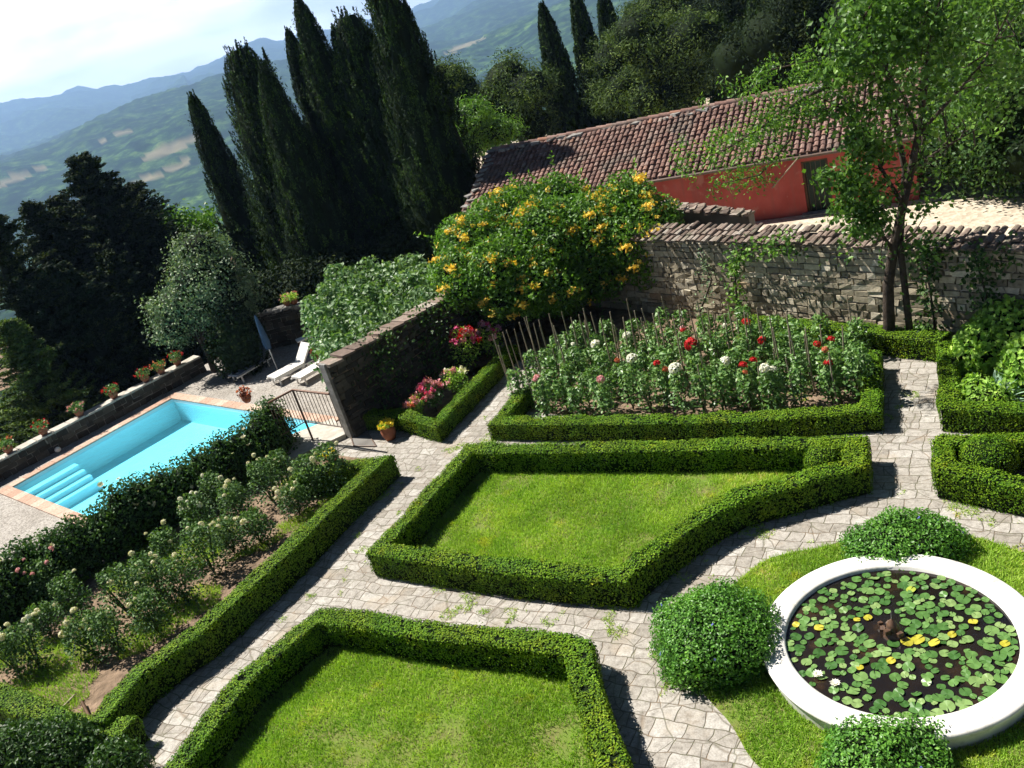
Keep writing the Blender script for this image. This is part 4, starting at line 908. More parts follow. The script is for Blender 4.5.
rosepl = [(60, 590, 'pinkr', 4, 'rose bush with pink blooms at the dark left end of the bed'), (52, 622, 'cream', 4, 'cream flowered rose bush below the pink one at the left'), (20, 660, 'cream', 4, 'rose bush in the lower left corner of the bed'), (0, 620, 'white', 3, 'rose bush cut by the left photo edge'), (85, 610, 'cream', 1, 'slim rose bush beside the pink flowered one'), (40, 655, 'white', 4, 'white flowered rose bush near the bare near end'), (95, 640, 'cream', 4, 'rose bush above the bare soil with the twigs'), (120, 640, 'cream', 3, 'rose bush in the lower middle touching the hedge'), (135, 605, 'cream', 1, 'rose bush beside the sandy patch'), (148, 580, 'white', 2, 'small rose bush at the edge of the shaded bank'), (160, 620, 'cream', 2, 'rose bush leaning over the long hedge, lower one'), (178, 555, 'cream', 2, 'rose bush in the middle of the bed near the climbing roses'), (190, 590, 'cream', 4, 'dry looking rose bush in the middle beside the hedge'), (208, 525, 'white', 6, 'rose bush with a big cluster of white blooms'), (215, 560, 'cream', 2, 'rose bush by the hedge between the middle and the far end'), (235, 540, 'cream', 3, 'rose bush with few blooms past the middle'), (245, 510, 'cream', 3, 'rose bush below the pillar of climbing roses'), (262, 530, 'cream', 2, 'rose bush close to the hedge in the far half'), (275, 490, 'cream', 3, 'bright rose bush near the far end of the bed'), (300, 500, 'cream', 5, 'cream rose bush near the far corner hedge'), (318, 485, 'cream', 4, 'rose bush in the far triangular corner of the bed'), (290, 475, 'cream', 3, 'rose bush at the foot of the stone landing'), (225, 500, 'white', 2, 'rose bush tucked against the climbing rose bank'), (165, 590, 'cream', 2, 'low rose bush on the sandy strip mid bed'), (340, 478, 'cream', 2, 'last rose bush in the hedge corner by the path')]
for x, y, kd, nf, lab in rosepl:
    i = int(R.integers(3)); place_rose(at(x, y + 14, 0), lab, i, kd, nf, R.uniform(1.0, 1.22))
# bare end: twigs
b = MB(); b.tube([at(82, 702, .1), at(92, 722, .02)], .03, 6); o = b.obj('log', 'wood'); tag(o, 'short dark log lying on the bare soil', 'log')
b = MB(); b.tube([at(58, 712, .05), at(75, 695, .05)], .022, 6); o = b.obj('branch', 'cane'); tag(o, 'reddish cut branch lying on the bare soil', 'branch')
# climbing rose bank
root = thing('climbing_rose', 'tall dark bank of climbing roses above the pool terrace', 'climbing rose', (*((bank0 + bank1) / 2), 0))
b = MB(); bdv = unit(bank1 - bank0); bnn = np.array([bdv[1], -bdv[0]]); Lk = float(np.linalg.norm(bank1 - bank0)); allP = []; allN = []
for k in range(30):
    t = (k + .5) / 30; c = bank0 + (bank1 - bank0) * t + bnn * (.62 + R.normal() * .06); hh = 1.32 + .07 * R.normal() + (.2 if t > .93 else 0)
    P, N = leafy_blob(b, (*c, hh * .45), (.42, .55, hh * .62), 520, .075, .05, .22, 40 + k, 0, 1, .13, .02, 1.1, 2.2, .22, .8); allP.append(P); allN.append(N)
b.obj('foliage', ['boxcore', 'rose'], root); allP = np.concatenate(allP); allN = np.concatenate(allN)
ok = np.where((allP[:, 2] > .7))[0]; rfl = flower_mesh(.06, 0, 10, layers=2)
for j, i in enumerate(R.choice(ok, 90, replace=False)):
    if j == 0: fo = rfl.obj('flower', 'pet_cream'); fo.parent = root; f = fo
    else: f = fo.copy(); COL.objects.link(f)
    f.location = tuple(map(float, allP[i] + allN[i] * .04 - np.array(root.location))); f.scale = (R.uniform(.8, 1.5),) * 3; f.rotation_euler = (R.normal() * .6, R.normal() * .6, 0)
b = MB()
for t in np.linspace(.03, .99, 9): c = bank0 + (bank1 - bank0) * t + bnn * .6; b.tube([(*c, 0), (*(c + .05), .5), (*c, .95)], [.03, .025, .015], 5)
b.obj('stems', 'bark', root)
# foreground laurel shrub (bottom-left)
def shrub(name, label, c, r, z0, dens, l, w, mat, seed, nb=1, amp=.25, cat='shrub', group=None, depth=.12, thr=.2):
    root = thing(name, label, cat, (c[0], c[1], z0), group); b = MB()
    leafy_blob(b, (c[0], c[1], z0 + r[2] * .8), r, dens, l, w, amp, seed, 0, 1, depth, z0 + .01, 1.1, 1.6, thr, .8); b.obj('foliage', ['boxcore', mat], root)
    b = MB(); b.tube([(c[0], c[1], z0 - .1), (c[0] + .03, c[1], z0 + r[2])], [.05, .03], 6); b.obj('trunk', 'bark', root); return root
shrub('laurel_bush', 'glossy dark green laurel bush in the near left corner', at(10, 770, .5), (1.0, .7, .6), 0, 1500, .075, .04, 'dkbroad', 61)
shrub('laurel_bush', 'middle glossy laurel bush at the bottom edge between two others', at(70, 757, .4), (.55, .45, .5), 0, 1700, .07, .038, 'dkbroad', 63)
shrub('laurel_bush', 'smaller glossy laurel bush where the long hedge begins', at(118, 768, .4), (.38, .36, .42), 0, 1700, .07, .038, 'dkbroad', 62)

# ================================================================== SMALL TRIANGULAR BED
tbp = [*px([(345, 425), (397, 425), (434, 433), (516, 352), (470, 345)], 0)]; sheet('flower_bed', [*tbp, tuple(wall_end + sd * 5.0), tuple(wall_end + sd * .3)], .008, 'soil')
def blossomer(label, p, h, r, fol, pets, nf, fs=.07, cat='flowering shrub', name='flowering_shrub', nl=500):
    root = thing(name, label, cat, (p[0], p[1], 0)); b = MB(); b.tube([(p[0], p[1], 0), (p[0] + .02, p[1], h * .6)], [.02, .012], 5); b.obj('stem', 'bark', root)
    C = np.array([p[0], p[1], h * .6]) + unit(R.normal(size=(nl, 3))) * np.array([r, r, h * .42]) * R.random((nl, 1)) ** .4; b = MB(); b.leaves(C, .075, .05, None, 1, 0); b.obj('foliage', fol, root)
    for k in range(nf):
        d = unit(R.normal(size=3)); d[2] = abs(d[2]) * .8 + .1; c = np.array([p[0], p[1], h * .62]) + d * np.array([r, r, h * .42]); f = MB(); f.leaves(np.repeat(c[None], 16, 0) + R.normal(size=(16, 3)) * fs * .45, fs * .9, fs * .7, None, 1, 0); f.obj('flower', pets[k % len(pets)], root)
blossomer('tall shrub of red and pink flowers by the dark wall', at(474, 376, 0), 1.45, .42, 'lime', ['pet_red', 'pet_magenta', 'pet_pink', 'pet_red'], 26, .1)
blossomer('shrub of lilac and pale pink flowers behind the red flowered one', at(496, 362, 0), 1.2, .38, 'lime', ['pet_lilac', 'pet_pink', 'pet_magenta'], 16, .09)
blossomer('low shrub of magenta pink flowers behind the angular hedge', at(437, 412, 0), .85, .33, 'bean', ['pet_magenta', 'pet_pink', 'pet_pink'], 22, .09)
blossomer('small shrub with dusty pink flowers left of the magenta one', at(420, 420, 0), .7, .25, 'lime', ['pet_pink', 'pet_coral'], 12, .08)
blossomer('slim green shrub with a pink top near the pool wall', at(385, 412, 0), .95, .24, 'bean', ['pet_pink'], 5, .07)
blossomer('pale variegated shrub between the red and the magenta flowers', at(460, 396, 0), .8, .35, 'lime', ['pet_cream', 'pet_pink'], 12, .08)

# ================================================================== RIGHT BEDS
sheet('flower_bed', [*px([(945, 425), (945, 355), (1000, 340), (1200, 330), (1200, 440)], 0)], .008, 'soil')
sheet('flower_bed', [*px([(940, 450), (1090, 450), (1090, 515), (973, 492), (940, 485)], 0)], .008, 'soil')
gl = 'leafy hydrangea like shrub of lime green leaves'
for k, (x, y, r, h, lab) in enumerate([(984, 366, .5, 1.05, 'lime green leafy shrub nearest the stone wall corner'), (1010, 355, .6, 1.25, 'tallest lime green leafy shrub by the right photo edge'), (976, 403, .28, .6, 'lime green leafy shrub next to the upright hedge'), (1040, 385, .6, 1.1, 'lime green leafy shrub cut off by the right photo edge')]):
    shrub('leafy_shrub', lab, at(x, y + 5, 0), (r, r, h * .55), 0, 420, .12, .085, 'lime', 70 + k, depth=.1)
def agave(label, p, h, n, mat, l):
    root = thing('strap_leaf_plant', label, 'plant', (p[0], p[1], 0)); b = MB()
    for k in range(n):
        a = R.random() * 6.28; el = R.uniform(.4, 1.3); L = l * R.uniform(.7, 1.2); d = np.array([math.cos(a) * math.cos(el), math.sin(a) * math.cos(el), math.sin(el)]); s = np.array([-math.sin(a), math.cos(a), 0]); o = np.array([p[0], p[1], .02]); V = []
        for t, w_ in ((0, .03), (.4, .05), (.75, .035), (1, .004)): q = o + d * L * t - np.array([0, 0, .25 * L * t * t]); V += [q - s * w_, q + s * w_]
        b.add(V, [(0, 1, 3, 2), (2, 3, 5, 4), (4, 5, 7, 6)], 0, R.random())
    b.obj('foliage', mat, root)
agave('grey blue strap leaved plant in the lime green bed', at(995, 405, 0), .6, 60, 'blue', .75)
agave('second grey blue strap leaved plant at the photo edge', at(1026, 392, 0), .6, 60, 'blue', .8)
shrub('leafy_shrub', 'pale yellow green low plant in the front corner of the right bed', at(985, 415, 0), (.55, .3, .28), 0, 900, .08, .04, 'lime', 77)

# ================================================================== TRUMPET VINE
vc = [(475, 248, 25.6, 1.05), (458, 272, 24.6, .7), (462, 292, 23.6, .5), (500, 300, 23.4, .5), (505, 225, 26.6, 1.15), (500, 272, 24.0, .95), (480, 285, 23.8, .55), (530, 285, 23.7, .8), (545, 245, 25.2, 1.3), (560, 205, 27.2, .9), (590, 235, 25.4, 1.35), (560, 290, 23.6, .6), (595, 275, 24.9, .95), (640, 235, 24.8, 1.15), (625, 205, 25.4, .85), (650, 262, 24.3, .75), (520, 205, 27.6, .7), (672, 250, 24.2, .45), (575, 292, 25.0, .45)]
c0 = atd(560, 240, 26)
root = thing('trumpet_vine', 'huge trumpet vine in orange yellow flower over the wall corner', 'vine', (c0[0], c0[1], 0))
b = MB(); AP = []; AN = []
for k, (x, y, D_, r) in enumerate(vc):
    P, N = leafy_blob(b, atd(x, y, D_), (r, r, r * .85), 420, .12, .07, .3, 90 + k, 0, 1, .2, .6, 1.1, 2.0, .22, .72); AP.append(P); AN.append(N)
AP = np.concatenate(AP); AN = np.concatenate(AN)
for k in range(3):
    P_, N_ = leafy_blob(b, (*(w0 - gn * .9 + gd * (-.6 + k * .5)), .55 + .3 * R.random()), (.5, .5, .6), 330, .11, .065, .3, 190 + k, 0, 1, .15, .02, 1.1, 2, .25, .75)
for k in range(80):                               # loose arching shoots
    i = R.integers(len(AP)); p = AP[i]; d = unit(AN[i] + [0, 0, .7]); t = np.linspace(0, .75, 16)[:, None]; C = p + d * t - np.array([0, 0, .35]) * t * t + R.normal(size=(16, 3)) * .05; b.leaves(C, .12, .06, None, 1, 1)
b.obj('foliage', ['boxcore', 'broad'], root)
b = MB(); 
for q in ((0, 0), (.6, -.5), (-.8, .4)): b.tube([(c0[0] + q[0], c0[1] + q[1] + .4, 0), (c0[0] + q[0] + .1, c0[1] + q[1] + .2, 1.2), (c0[0] + q[0] * 1.5, c0[1] + q[1], 2.4)], [.09, .07, .04], 7)
b.obj('trunk', 'bark', root)
vis = np.where((AN @ np.array([-.15, -.85, .35]) > .25))[0]
fm = MB(); fm.leaves(R.normal(size=(30, 3)) * np.array([.075, .075, .055]), .085, .065, None, 1, 0); fo = fm.obj('flower_cluster', 'pet_orange'); fo.parent = root; got = []
for i in R.permutation(vis):
    if len(got) >= 100: break
    p = AP[i]
    if any(np.linalg.norm(p - q) < .2 for q in got[-40:]): continue
    d = p - np.array([0, 0, CAM_H]); xx = 512 + F_PX * (d @ _rt) / (d @ _fw)
    if R.random() > (1.0 if xx < 500 else .8): continue
    f = fo if not got else fo.copy()
    if got: COL.objects.link(f)
    f.location = tuple(map(float, p + AN[i] * .10 - np.array(root.location))); f.scale = (R.uniform(.8, 1.5),) * 3; f.rotation_euler = (0, 0, R.random() * 6); got.append(p)

b = MB(); ex = R.permutation(vis)[:110]; C = np.repeat(AP[ex] + AN[ex] * .09, 12, 0) + R.normal(size=(len(ex) * 12, 3)) * .045; b.leaves(C, .08, .06, None, 1, 0); o = b.obj('blossoms', 'pet_orange', root); o['kind'] = 'stuff'
# ================================================================== BEAN PLOT behind the side wall
bl = 'leafy bean plant standing in the plot behind the tile topped wall'
bpro = [stalk_plant(h, .62, 560, .17, .10, 'bean', k, name='bean_plant', cat='bean plant', label=bl, group='bean plants behind the wall', nst=5) for k, h in enumerate((2.1, 2.3, 2.2))]
n2 = np.array([-sd[1], sd[0]]); fu = [True] * 3; lk = 0
bpoly = px([(308, 298), (330, 268), (440, 252), (450, 300), (352, 352), (318, 335)], 2.1)
plot = MB(); pb_ = [tuple(p + n2 * max(0, .5 - float((p - wall_end) @ n2))) for p in np.array(bpoly)]; nn_ = len(pb_)
plot.add([(x, y, -.15) for x, y in pb_] + [(x, y, -1.6) for x, y in pb_], [tuple(range(nn_))]); plot.add([(x, y, -.15) for x, y in pb_] + [(x, y, -1.6) for x, y in pb_], [(i, (i + 1) % nn_, nn_ + (i + 1) % nn_, nn_ + i) for i in range(nn_)]); structure(plot.obj('vegetable_plot', 'soil'))
pl_ = []
for q in fill_poly(bpoly, 120):
    if any(np.hypot(*(q - z)) < .7 for z in pl_) or (q - wall_end) @ n2 < .75: continue
    pl_.append(q); k = int(R.integers(3))
    if fu[k]: fu[k] = False; o = bpro[k]; o.location = (float(q[0]), float(q[1]), -.15)
    else: o = dup(bpro[k], (*q, -.15), R.random() * 6, (1.05, 1.05, R.uniform(.92, 1.12)), bl)
for k, o in enumerate([o for o in bpro if fu[bpro.index(o)]]): bpy.data.objects.remove(o)

# ================================================================== CREEPERS ON THE WALL
def creeper(label, pts, n, l, w, mat, sd_=.18, name='wall_creeper'):
    c = np.array([w for w in pts]); root = thing(name, label, 'climbing plant', (c[0][0], c[0][1], 0)); b = MB(); b.tube(c, np.linspace(.03, .012, len(c)), 5); b.obj('stem', 'bark', root)
    seg = R.integers(0, len(c) - 1, n); t = R.random(n)[:, None]; P = c[seg] * (1 - t) + c[seg + 1] * t; P = P + R.normal(size=(n, 3)) * sd_ * np.array([1, .6, 1]); b = MB(); b.leaves(P, l, w, np.tile([-.5, -.7, .5], (n, 1)), 1.0, 0); b.obj('foliage', mat, root)
def onwall(x, y, off=.14):
    r = ray(x, y); nn = gn; P0 = w0 - gn * off; t = (P0 @ nn) / (r[:2] @ nn); p = r * t; p[2] += CAM_H; return p
for k_, (a_, b_2, lb_) in enumerate(((.9, 1.7, 'ivy hanging down the dark wall just past its pale end'), (2.6, 1.9, 'ivy patch in the middle of the dark stepped wall'), (4.4, 2.0, 'ivy on the dark wall close to the trumpet vine'))):
    q_ = [(*(wall_end + sd * (a_ + i_ * .25) - np.array([-sd[1], sd[0]]) * .08), z_) for i_, z_ in enumerate((.1, .9, 1.6, 2.15))]; creeper(lb_, [np.array(t_) for t_ in q_], 900, .09, .07, 'dkbroad', .36)
creeper('leafy creeper trailing along the wall top left of the tree', [onwall(738, 315), onwall(735, 275), onwall(738, 250), onwall(770, 247), onwall(798, 243)], 520, .11, .07, 'broad', .16)
creeper('thin pale creeper hanging on the wall near the trumpet vine', [onwall(700, 312), onwall(712, 280), onwall(700, 255)], 150, .08, .05, 'olive', .12)
creeper('creeper climbing the stone wall just right of the tree', [onwall(935, 330), onwall(930, 290), onwall(925, 258), onwall(945, 250)], 420, .11, .07, 'dkbroad', .22)
creeper('creeper covering the stone wall near the right photo edge', [onwall(990, 330), onwall(985, 290), onwall(975, 258), onwall(1010, 262)], 420, .11, .07, 'dkbroad', .22)
for k, (x, y, lab) in enumerate([(905, 325, 'low leafy plant at the foot of the wall right of the tree'), (862, 318, 'low leafy plant at the foot of the wall left of the tree trunk'), (930, 330, 'broad leaved plant where the two hedges meet')]):
    shrub('leafy_plant', lab, at(x, y, .2), (.5, .3, .25), 0, 700, .1, .06, 'broad', 130 + k, depth=.08)

# ================================================================== TREES
def limb(b, P, r0, r1, seg=7): b.tube(P, np.linspace(r0, r1, len(P)), seg)
def cypress(label, tip, base_z, rmax, D, tips=1, n=30000, seed=0, group='tall dark cypresses behind the loungers', flat=0, name='cypress_tree', l=.125):
    n = int(n * 1.5)
    T = atd(*tip, D); H = T[2] - base_z; root = thing(name, label, 'cypress', (T[0], T[1], base_z), group)
    b = MB(); limb(b, [(T[0], T[1], base_z - .3), (T[0], T[1], base_z + H * .5), (T[0], T[1], T[2] - .6)], .22, .03); b.obj('trunk', 'bark', root)
    b = MB(); st = R.integers(1000)
    def prof(u): return rmax * np.where(u < .12, .75 + 2 * u, 1.0) * np.clip((1 - u) / .75, 0, 1) ** (.62 if not flat else .38) * (1 - .1 * u)
    # core
    seg = 16; us = np.linspace(.02, .985, 26); V = np.concatenate([np.c_[T[0] + .82 * prof(np.array([u]))[0] * np.cos(np.arange(seg) * 2 * math.pi / seg), T[1] + .82 * prof(np.array([u]))[0] * np.sin(np.arange(seg) * 2 * math.pi / seg), np.full(seg, base_z + H * u)] for u in us])
    b.add(V, [(i * seg + j, i * seg + (j + 1) % seg, (i + 1) * seg + (j + 1) % seg, (i + 1) * seg + j) for i in range(25) for j in range(seg)], 0, .3, True)
    npl = 260 + 60 * tips; pu0 = R.random(npl) ** 1.25 * .97; pa_ = R.random(npl) * 6.28; per = n // npl
    u0 = np.repeat(pu0, per); a0 = np.repeat(pa_, per); tt = R.random(len(u0)); ln = np.repeat(R.uniform(.5, 1.4, npl), per) * (rmax / 1.5) ** .5; kk = np.repeat(R.uniform(.90, 1.08, npl), per); tone = np.repeat(R.random(npl), per)
    u = np.clip(u0 + (tt - .5) * ln / H, 0, 1.02); r = prof(np.clip(u, 0, .985)) * kk + .03
    r = r * (.90 + .22 * tt ** 2) ; wv = (.02 + .16 * (1 - tt)) * (1 - .5 * u)
    C = np.c_[T[0] + r * np.cos(a0), T[1] + r * np.sin(a0), base_z + H * u] + R.normal(size=(len(u), 3)) * wv[:, None] * [.75, .75, .6]
    N = np.c_[np.cos(a0), np.sin(a0), .35 * np.ones(len(a0))]
    b.leaves(C, l, l * .36, N, .8, 1, np.clip(.5 * R.random(len(C)) + .5 * tone, 0, 1), T=np.tile([0, 0, 1.], (len(C), 1)) + N * .3, tj=.35)
    for k in range(tips):                                   # separate leading shoots
        a = R.random() * 6.28; q = rmax * (.35 if not flat else .55) * R.random() * np.array([math.cos(a), math.sin(a)]); m_ = 900; hh = R.uniform(.7, 1.6); t = R.random(m_)
        top = T[2] - (0 if k == 0 else R.uniform(.2, 1.6)); 
        if k == 0: q = q * 0
        C = np.c_[T[0] + q[0] + R.normal(size=m_) * .22 * (1 - t) , T[1] + q[1] + R.normal(size=m_) * .22 * (1 - t), top - hh * 1.5 * (1 - t)]; b.leaves(C, l, l * .4, None, 1, 1, T=np.tile([0, 0, 1.], (m_, 1)))
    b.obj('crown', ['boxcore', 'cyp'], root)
cypress('leftmost tall cypress, standing slightly apart from the row', (190, 92), -2.5, 1.35, 46, 2, 26000)
cypress('bushy many tipped cypress second from the left in the row', (236, 46), -1.4, 2.1, 43, 9, 42000, flat=1)
cypress('slim pointed cypress third from the left, its tip above the ridge', (287, 28), -1.4, 1.25, 44.5, 2, 26000)
cypress('narrow cypress with a needle tip leaving the top of the photo', (297, -4), -1.4, 1.5, 41.5, 3, 32000)
cypress('broad cypress with ragged top fifth from the left', (345, 12), -1.4, 2.1, 41, 9, 42000, flat=1)
cypress('largest cypress, rightmost of the row beside the red building', (372, -45), -1.4, 1.95, 38, 4, 46000)
cypress('dark cypress filling the gap low in the middle of the row', (262, 66), -1.4, 1.7, 40, 4, 26000)
# background cypresses beyond the roof
bgc = 'cypresses beyond the tiled roof'
for x, y, r, D_, lab in [(541, 3, 1.2, 56, 'pointed cypress beyond the roof between the rounded pines'), (573, -14, 1.1, 57, 'left one of the twin cypresses beyond the roof'), (601, -8, 1.1, 56, 'right one of the twin cypresses beyond the roof'), (722, 16, 1.3, 52, 'cypress beyond the roof right of the big pines'), (757, -30, 1.5, 50, 'dark cypress behind the branch of the near tree'), (790, -60, 1.7, 46, 'dark cypress behind the crown of the near tree'), (683, -40, 1.0, 60, 'slender distant cypress rising above the big pines')]:
    cypress(lab, (x, y), -1, r, D_, 2, 13000, group=bgc, l=.24)
def tree(name, label, cat, base, H, blobs, n_cl, per, cr, l, w, mat, trunk_r=.18, group=None, shell=.45, up=.5, lean=(0, 0), limbs=6, core=None):
    root = thing(name, label, cat, base, group); base = np.array(base, float); b = MB()
    cs = [np.array(c) for c, _ in blobs]; top = base + np.array([lean[0], lean[1], H * .55])
    limb(b, [base - [0, 0, .3], base + (top - base) * .5 + [.08, 0, 0], top], trunk_r, trunk_r * .6)
    for c, r in blobs[:limbs * 2]:
        c = np.array(c); mid = (top + c) / 2 + R.normal(size=3) * .2; limb(b, [top - [0, 0, .3], mid, c], trunk_r * .45, .02, 5)
        for _ in range(3): e = c + unit(R.normal(size=3)) * np.array(r) * .8; limb(b, [c, (c + e) / 2 + R.normal(size=3) * .08, e], .03, .008, 4)
    b.obj('trunk', 'bark', root)
    b = MB()
    if core:
        for c, r in blobs: V, F = blob_surface(c, np.array(r) * core, 14, 9, .2); b.add(V, F, 0, .3, True)
    clumps(b, blobs, n_cl, per, cr, l, w, 1, up, shell); b.obj('crown', ['boxcore', mat], root); return root
def T3(x, y, D_, r): return (tuple(atd(x, y, D_)), r if isinstance(r, tuple) else (r, r, r * .85))
# grey-green round tree by the pool
g0 = at(214, 372, ZP); Dg = float(np.hypot(*g0[:2]))
tree('olive_tree', 'round grey green tree at the end of the pool parapet', 'tree', (g0[0], g0[1], ZP), 3, [T3(205, 280, Dg, 1.7), T3(222, 300, Dg - .5, 1.4), T3(185, 305, Dg + .3, 1.35), T3(200, 250, Dg + .3, 1.1), T3(232, 320, Dg - .4, .8), T3(175, 330, Dg, .8)], 620, 42, .24, .13, .07, 'olive', .14, core=.7)
tree('broadleaf_tree', 'light green tree peeking out behind the grey green one', 'tree', (*atd(172, 330, 48)[:2], -4), 5, [T3(175, 232, 48, 1.3), T3(160, 262, 48, 1.5), T3(196, 228, 48, 1.1), T3(170, 300, 48, 1.6)], 330, 40, .3, .2, .12, 'broad', .15)
# dark conifers at left
def conifer(label, tip, D_, base_z, rmax, n=240, spread=1.0, seed=0, mat='conif', name='conifer_tree', group='dark conifers left of the pool', l=.17):
    T = atd(*tip, D_); H = T[2] - base_z; root = thing(name, label, 'conifer', (T[0], T[1], base_z), group)
    b = MB(); limb(b, [(T[0], T[1], base_z - .5), (T[0], T[1], T[2] - .3)], .28, .03); 
    lv = MB(); seg = 12; us = np.linspace(.0, .97, 16); V = np.concatenate([np.c_[T[0] + .42 * rmax * (1 - u) ** 1.05 * np.cos(np.arange(seg) * 2 * math.pi / seg), T[1] + .42 * rmax * (1 - u) ** 1.05 * np.sin(np.arange(seg) * 2 * math.pi / seg), np.full(seg, base_z + H * u)] for u in us])
    lv.add(V, [(i * seg + j, i * seg + (j + 1) % seg, (i + 1) * seg + (j + 1) % seg, (i + 1) * seg + j) for i in range(15) for j in range(seg)], 0, .3, True)
    for k in range(n):
        u = R.random() ** .8 * .97; a = R.random() * 6.28; L = rmax * (1 - u) ** .85 * R.uniform(.45, 1.35) * (1.15 if u < .6 else 1.0) + .22; z = base_z + H * u; o = np.array([T[0], T[1], z]); e = o + np.array([math.cos(a) * L, math.sin(a) * L, L * R.uniform(.1, .45)]); m_ = 130; t = R.random(m_) ** .6
        C = o + (e - o) * t[:, None] + R.normal(size=(m_, 3)) * (.05 + .12 * (1 - t[:, None])) * spread * [1, 1, .6]; lv.leaves(C, l, l * .4, np.tile([0, 0, 1.], (m_, 1)), 1.2, 1, np.clip(R.random(m_) * .6 + .4 * R.random(), 0, 1), T=np.tile(e - o, (m_, 1)))
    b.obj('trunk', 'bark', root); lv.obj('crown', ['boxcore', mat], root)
conifer('ragged dark conifer with the highest spire at the left', (76, 150), 46, -5, 4.8, 620)
conifer('dark conifer whose twin tips rise right of the highest spire', (130, 181), 49, -5, 4.2, 480)
conifer('dark conifer with a bent tip left of the highest spire', (26, 196), 45, -5, 3.9, 430)
conifer('dark conifer cut off by the left photo edge', (-22, 205), 42, -5, 4.2, 430)
conifer('low dark conifer in front of the row over the parapet', (100, 250), 43, -5, 3.8, 480)
conifer('low dark conifer between the row and the geraniums', (55, 262), 41.5, -5, 3.6, 460)
conifer('dark conifer joining the highest spire and the bent tip', (52, 192), 47, -5, 3.6, 400)
conifer('dark conifer reaching right toward the grey green tree', (142, 215), 45, -5, 3.0, 380)
conifer('pyramidal olive green conifer at the lower left edge', (2, 318), 38.5, -5, 2.4, 300, mat='pine')
for k, (x, y, rx, mt_, lab) in enumerate([(15, 425, 1.3, 'dkbroad', 'dark shrub behind the leftmost parapet pots'), (62, 402, 1.2, 'broad', 'mid green shrub behind the third parapet pot'), (118, 375, 1.2, 'dkbroad', 'dark shrub behind the middle of the parapet'), (100, 345, 1.5, 'conif', 'very dark shrub below the low conifers'), (150, 345, 1.4, 'dkbroad', 'dark shrub left of the grey green tree'), (-25, 430, 1.5, 'broad', 'shrub beyond the parapet cut by the left edge')]):
    c = at(x, y, -1.2); c = c[:2] + pn * 2.2; shrub('shrub', lab, c, (rx, rx * .8, .95), -2.6, 330, .12, .07, mt_, 140 + k, group='shrubs beyond the pool parapet', depth=.2)
# dark understorey behind the loungers
for k, (x, y, r, lab) in enumerate([(255, 300, 1.6, 'dark bush under the cypresses left of the parasol'), (300, 290, 1.7, 'dark bush under the middle of the cypress row'), (350, 280, 1.8, 'dark bush under the right part of the cypress row'), (410, 270, 1.8, 'dark bush between the largest cypress and the bean plot'), (232, 330, 1.0, 'dark bush behind the shaded lounger')]):
    c = atd(x, y, 38.5 if k < 4 else 35); shrub('bush', lab, c, (r, r, 1.5), ZP, 200, .17, .09, 'conif', 160 + k, group='bushes under the cypresses', depth=.25)
# umbrella pines and others behind the roof
bgp = 'rounded pines beyond the tiled roof'
def pine(label, pts, D_, n_cl=260, mat='pine', bz=-2, l=.20, group=bgp):
    c = atd(*pts[0][:2], D_); tree('pine_tree', label, 'pine', (c[0], c[1], bz), 5, [T3(x, y, D_ + R.normal() * .5, r) for x, y, r in pts], n_cl, 80, .32, l, .06, mat, .2, group, core=.72)
pine('rounded pine just left of the pointed cypress', [(508, 82, 1.8), (490, 105, 1.5), (528, 92, 1.8), (510, 118, 1.9), (535, 125, 1.4)], 54)
pine('pine partly hidden behind the largest cypress', [(447, 78, 1.3), (462, 92, 1.5), (455, 112, 1.6), (470, 128, 1.3)], 55, 200)
pine('big rounded pine right of the twin cypresses', [(640, 35, 2.0), (615, 60, 1.8), (655, 62, 2.0), (630, 90, 2.0), (610, 95, 1.3)], 54, 330)
pine('big olive green pine above the middle of the roof', [(690, 40, 2.0), (668, 60, 1.8), (700, 75, 2.1), (672, 98, 1.6), (650, 100, 1.4)], 52, 330)
pine('dark spreading pine behind the roof towards the near tree', [(745, 60, 2.0), (775, 40, 2.2), (800, 20, 2.4), (760, 82, 1.6), (830, 40, 2.3), (800, 70, 1.6)], 44, 420, 'conif')
pine('tall dark tree above the right end of the roof', [(870, 20, 2.4), (915, 10, 2.6), (850, 55, 1.8), (900, 50, 2.0)], 42, 380, 'conif')
pine('tall dark pine filling the top of the view left of the near tree', [(725, 5, 2.4), (760, -15, 2.6), (700, 25, 2.0), (745, 35, 2.2), (790, 5, 2.6)], 58, 360, 'conif')
pine('olive green pine crown showing between the dark trees at the top', [(660, 5, 2.0), (685, -10, 2.2), (640, 20, 1.7), (670, 25, 1.9)], 62, 260)
pine('low bushy tree at the left end of the roof', [(480, 138, 1.2), (470, 118, 1.1), (500, 132, 1.0)], 50, 140, 'broad')
# trees at the right background
tree('broadleaf_tree', 'dense dark tree hanging over the sandy courtyard at right', 'tree', (*atd(985, 190, 30)[:2], 0), 3, [T3(970, 120, 30, 1.9), T3(1010, 110, 29, 2.0), T3(950, 150, 30, 1.2), T3(1000, 160, 29, 1.3), T3(960, 70, 31, 1.8), T3(1045, 150, 28, 1.6), T3(1010, 60, 30, 2.0)], 620, 44, .28, .15, .09, 'dkbroad', .2, core=.6)
tree('broadleaf_tree', 'shadowy tree rising behind the courtyard tree', 'tree', (*atd(1000, 160, 38)[:2], 0), 4, [T3(960, 30, 38, 2.6), T3(1010, 20, 37, 2.6), T3(925, 120, 37, 1.4), T3(940, 70, 38, 2.0), T3(1040, 90, 36, 2.4)], 420, 40, .4, .22, .13, 'dkbroad', .22, core=.7)
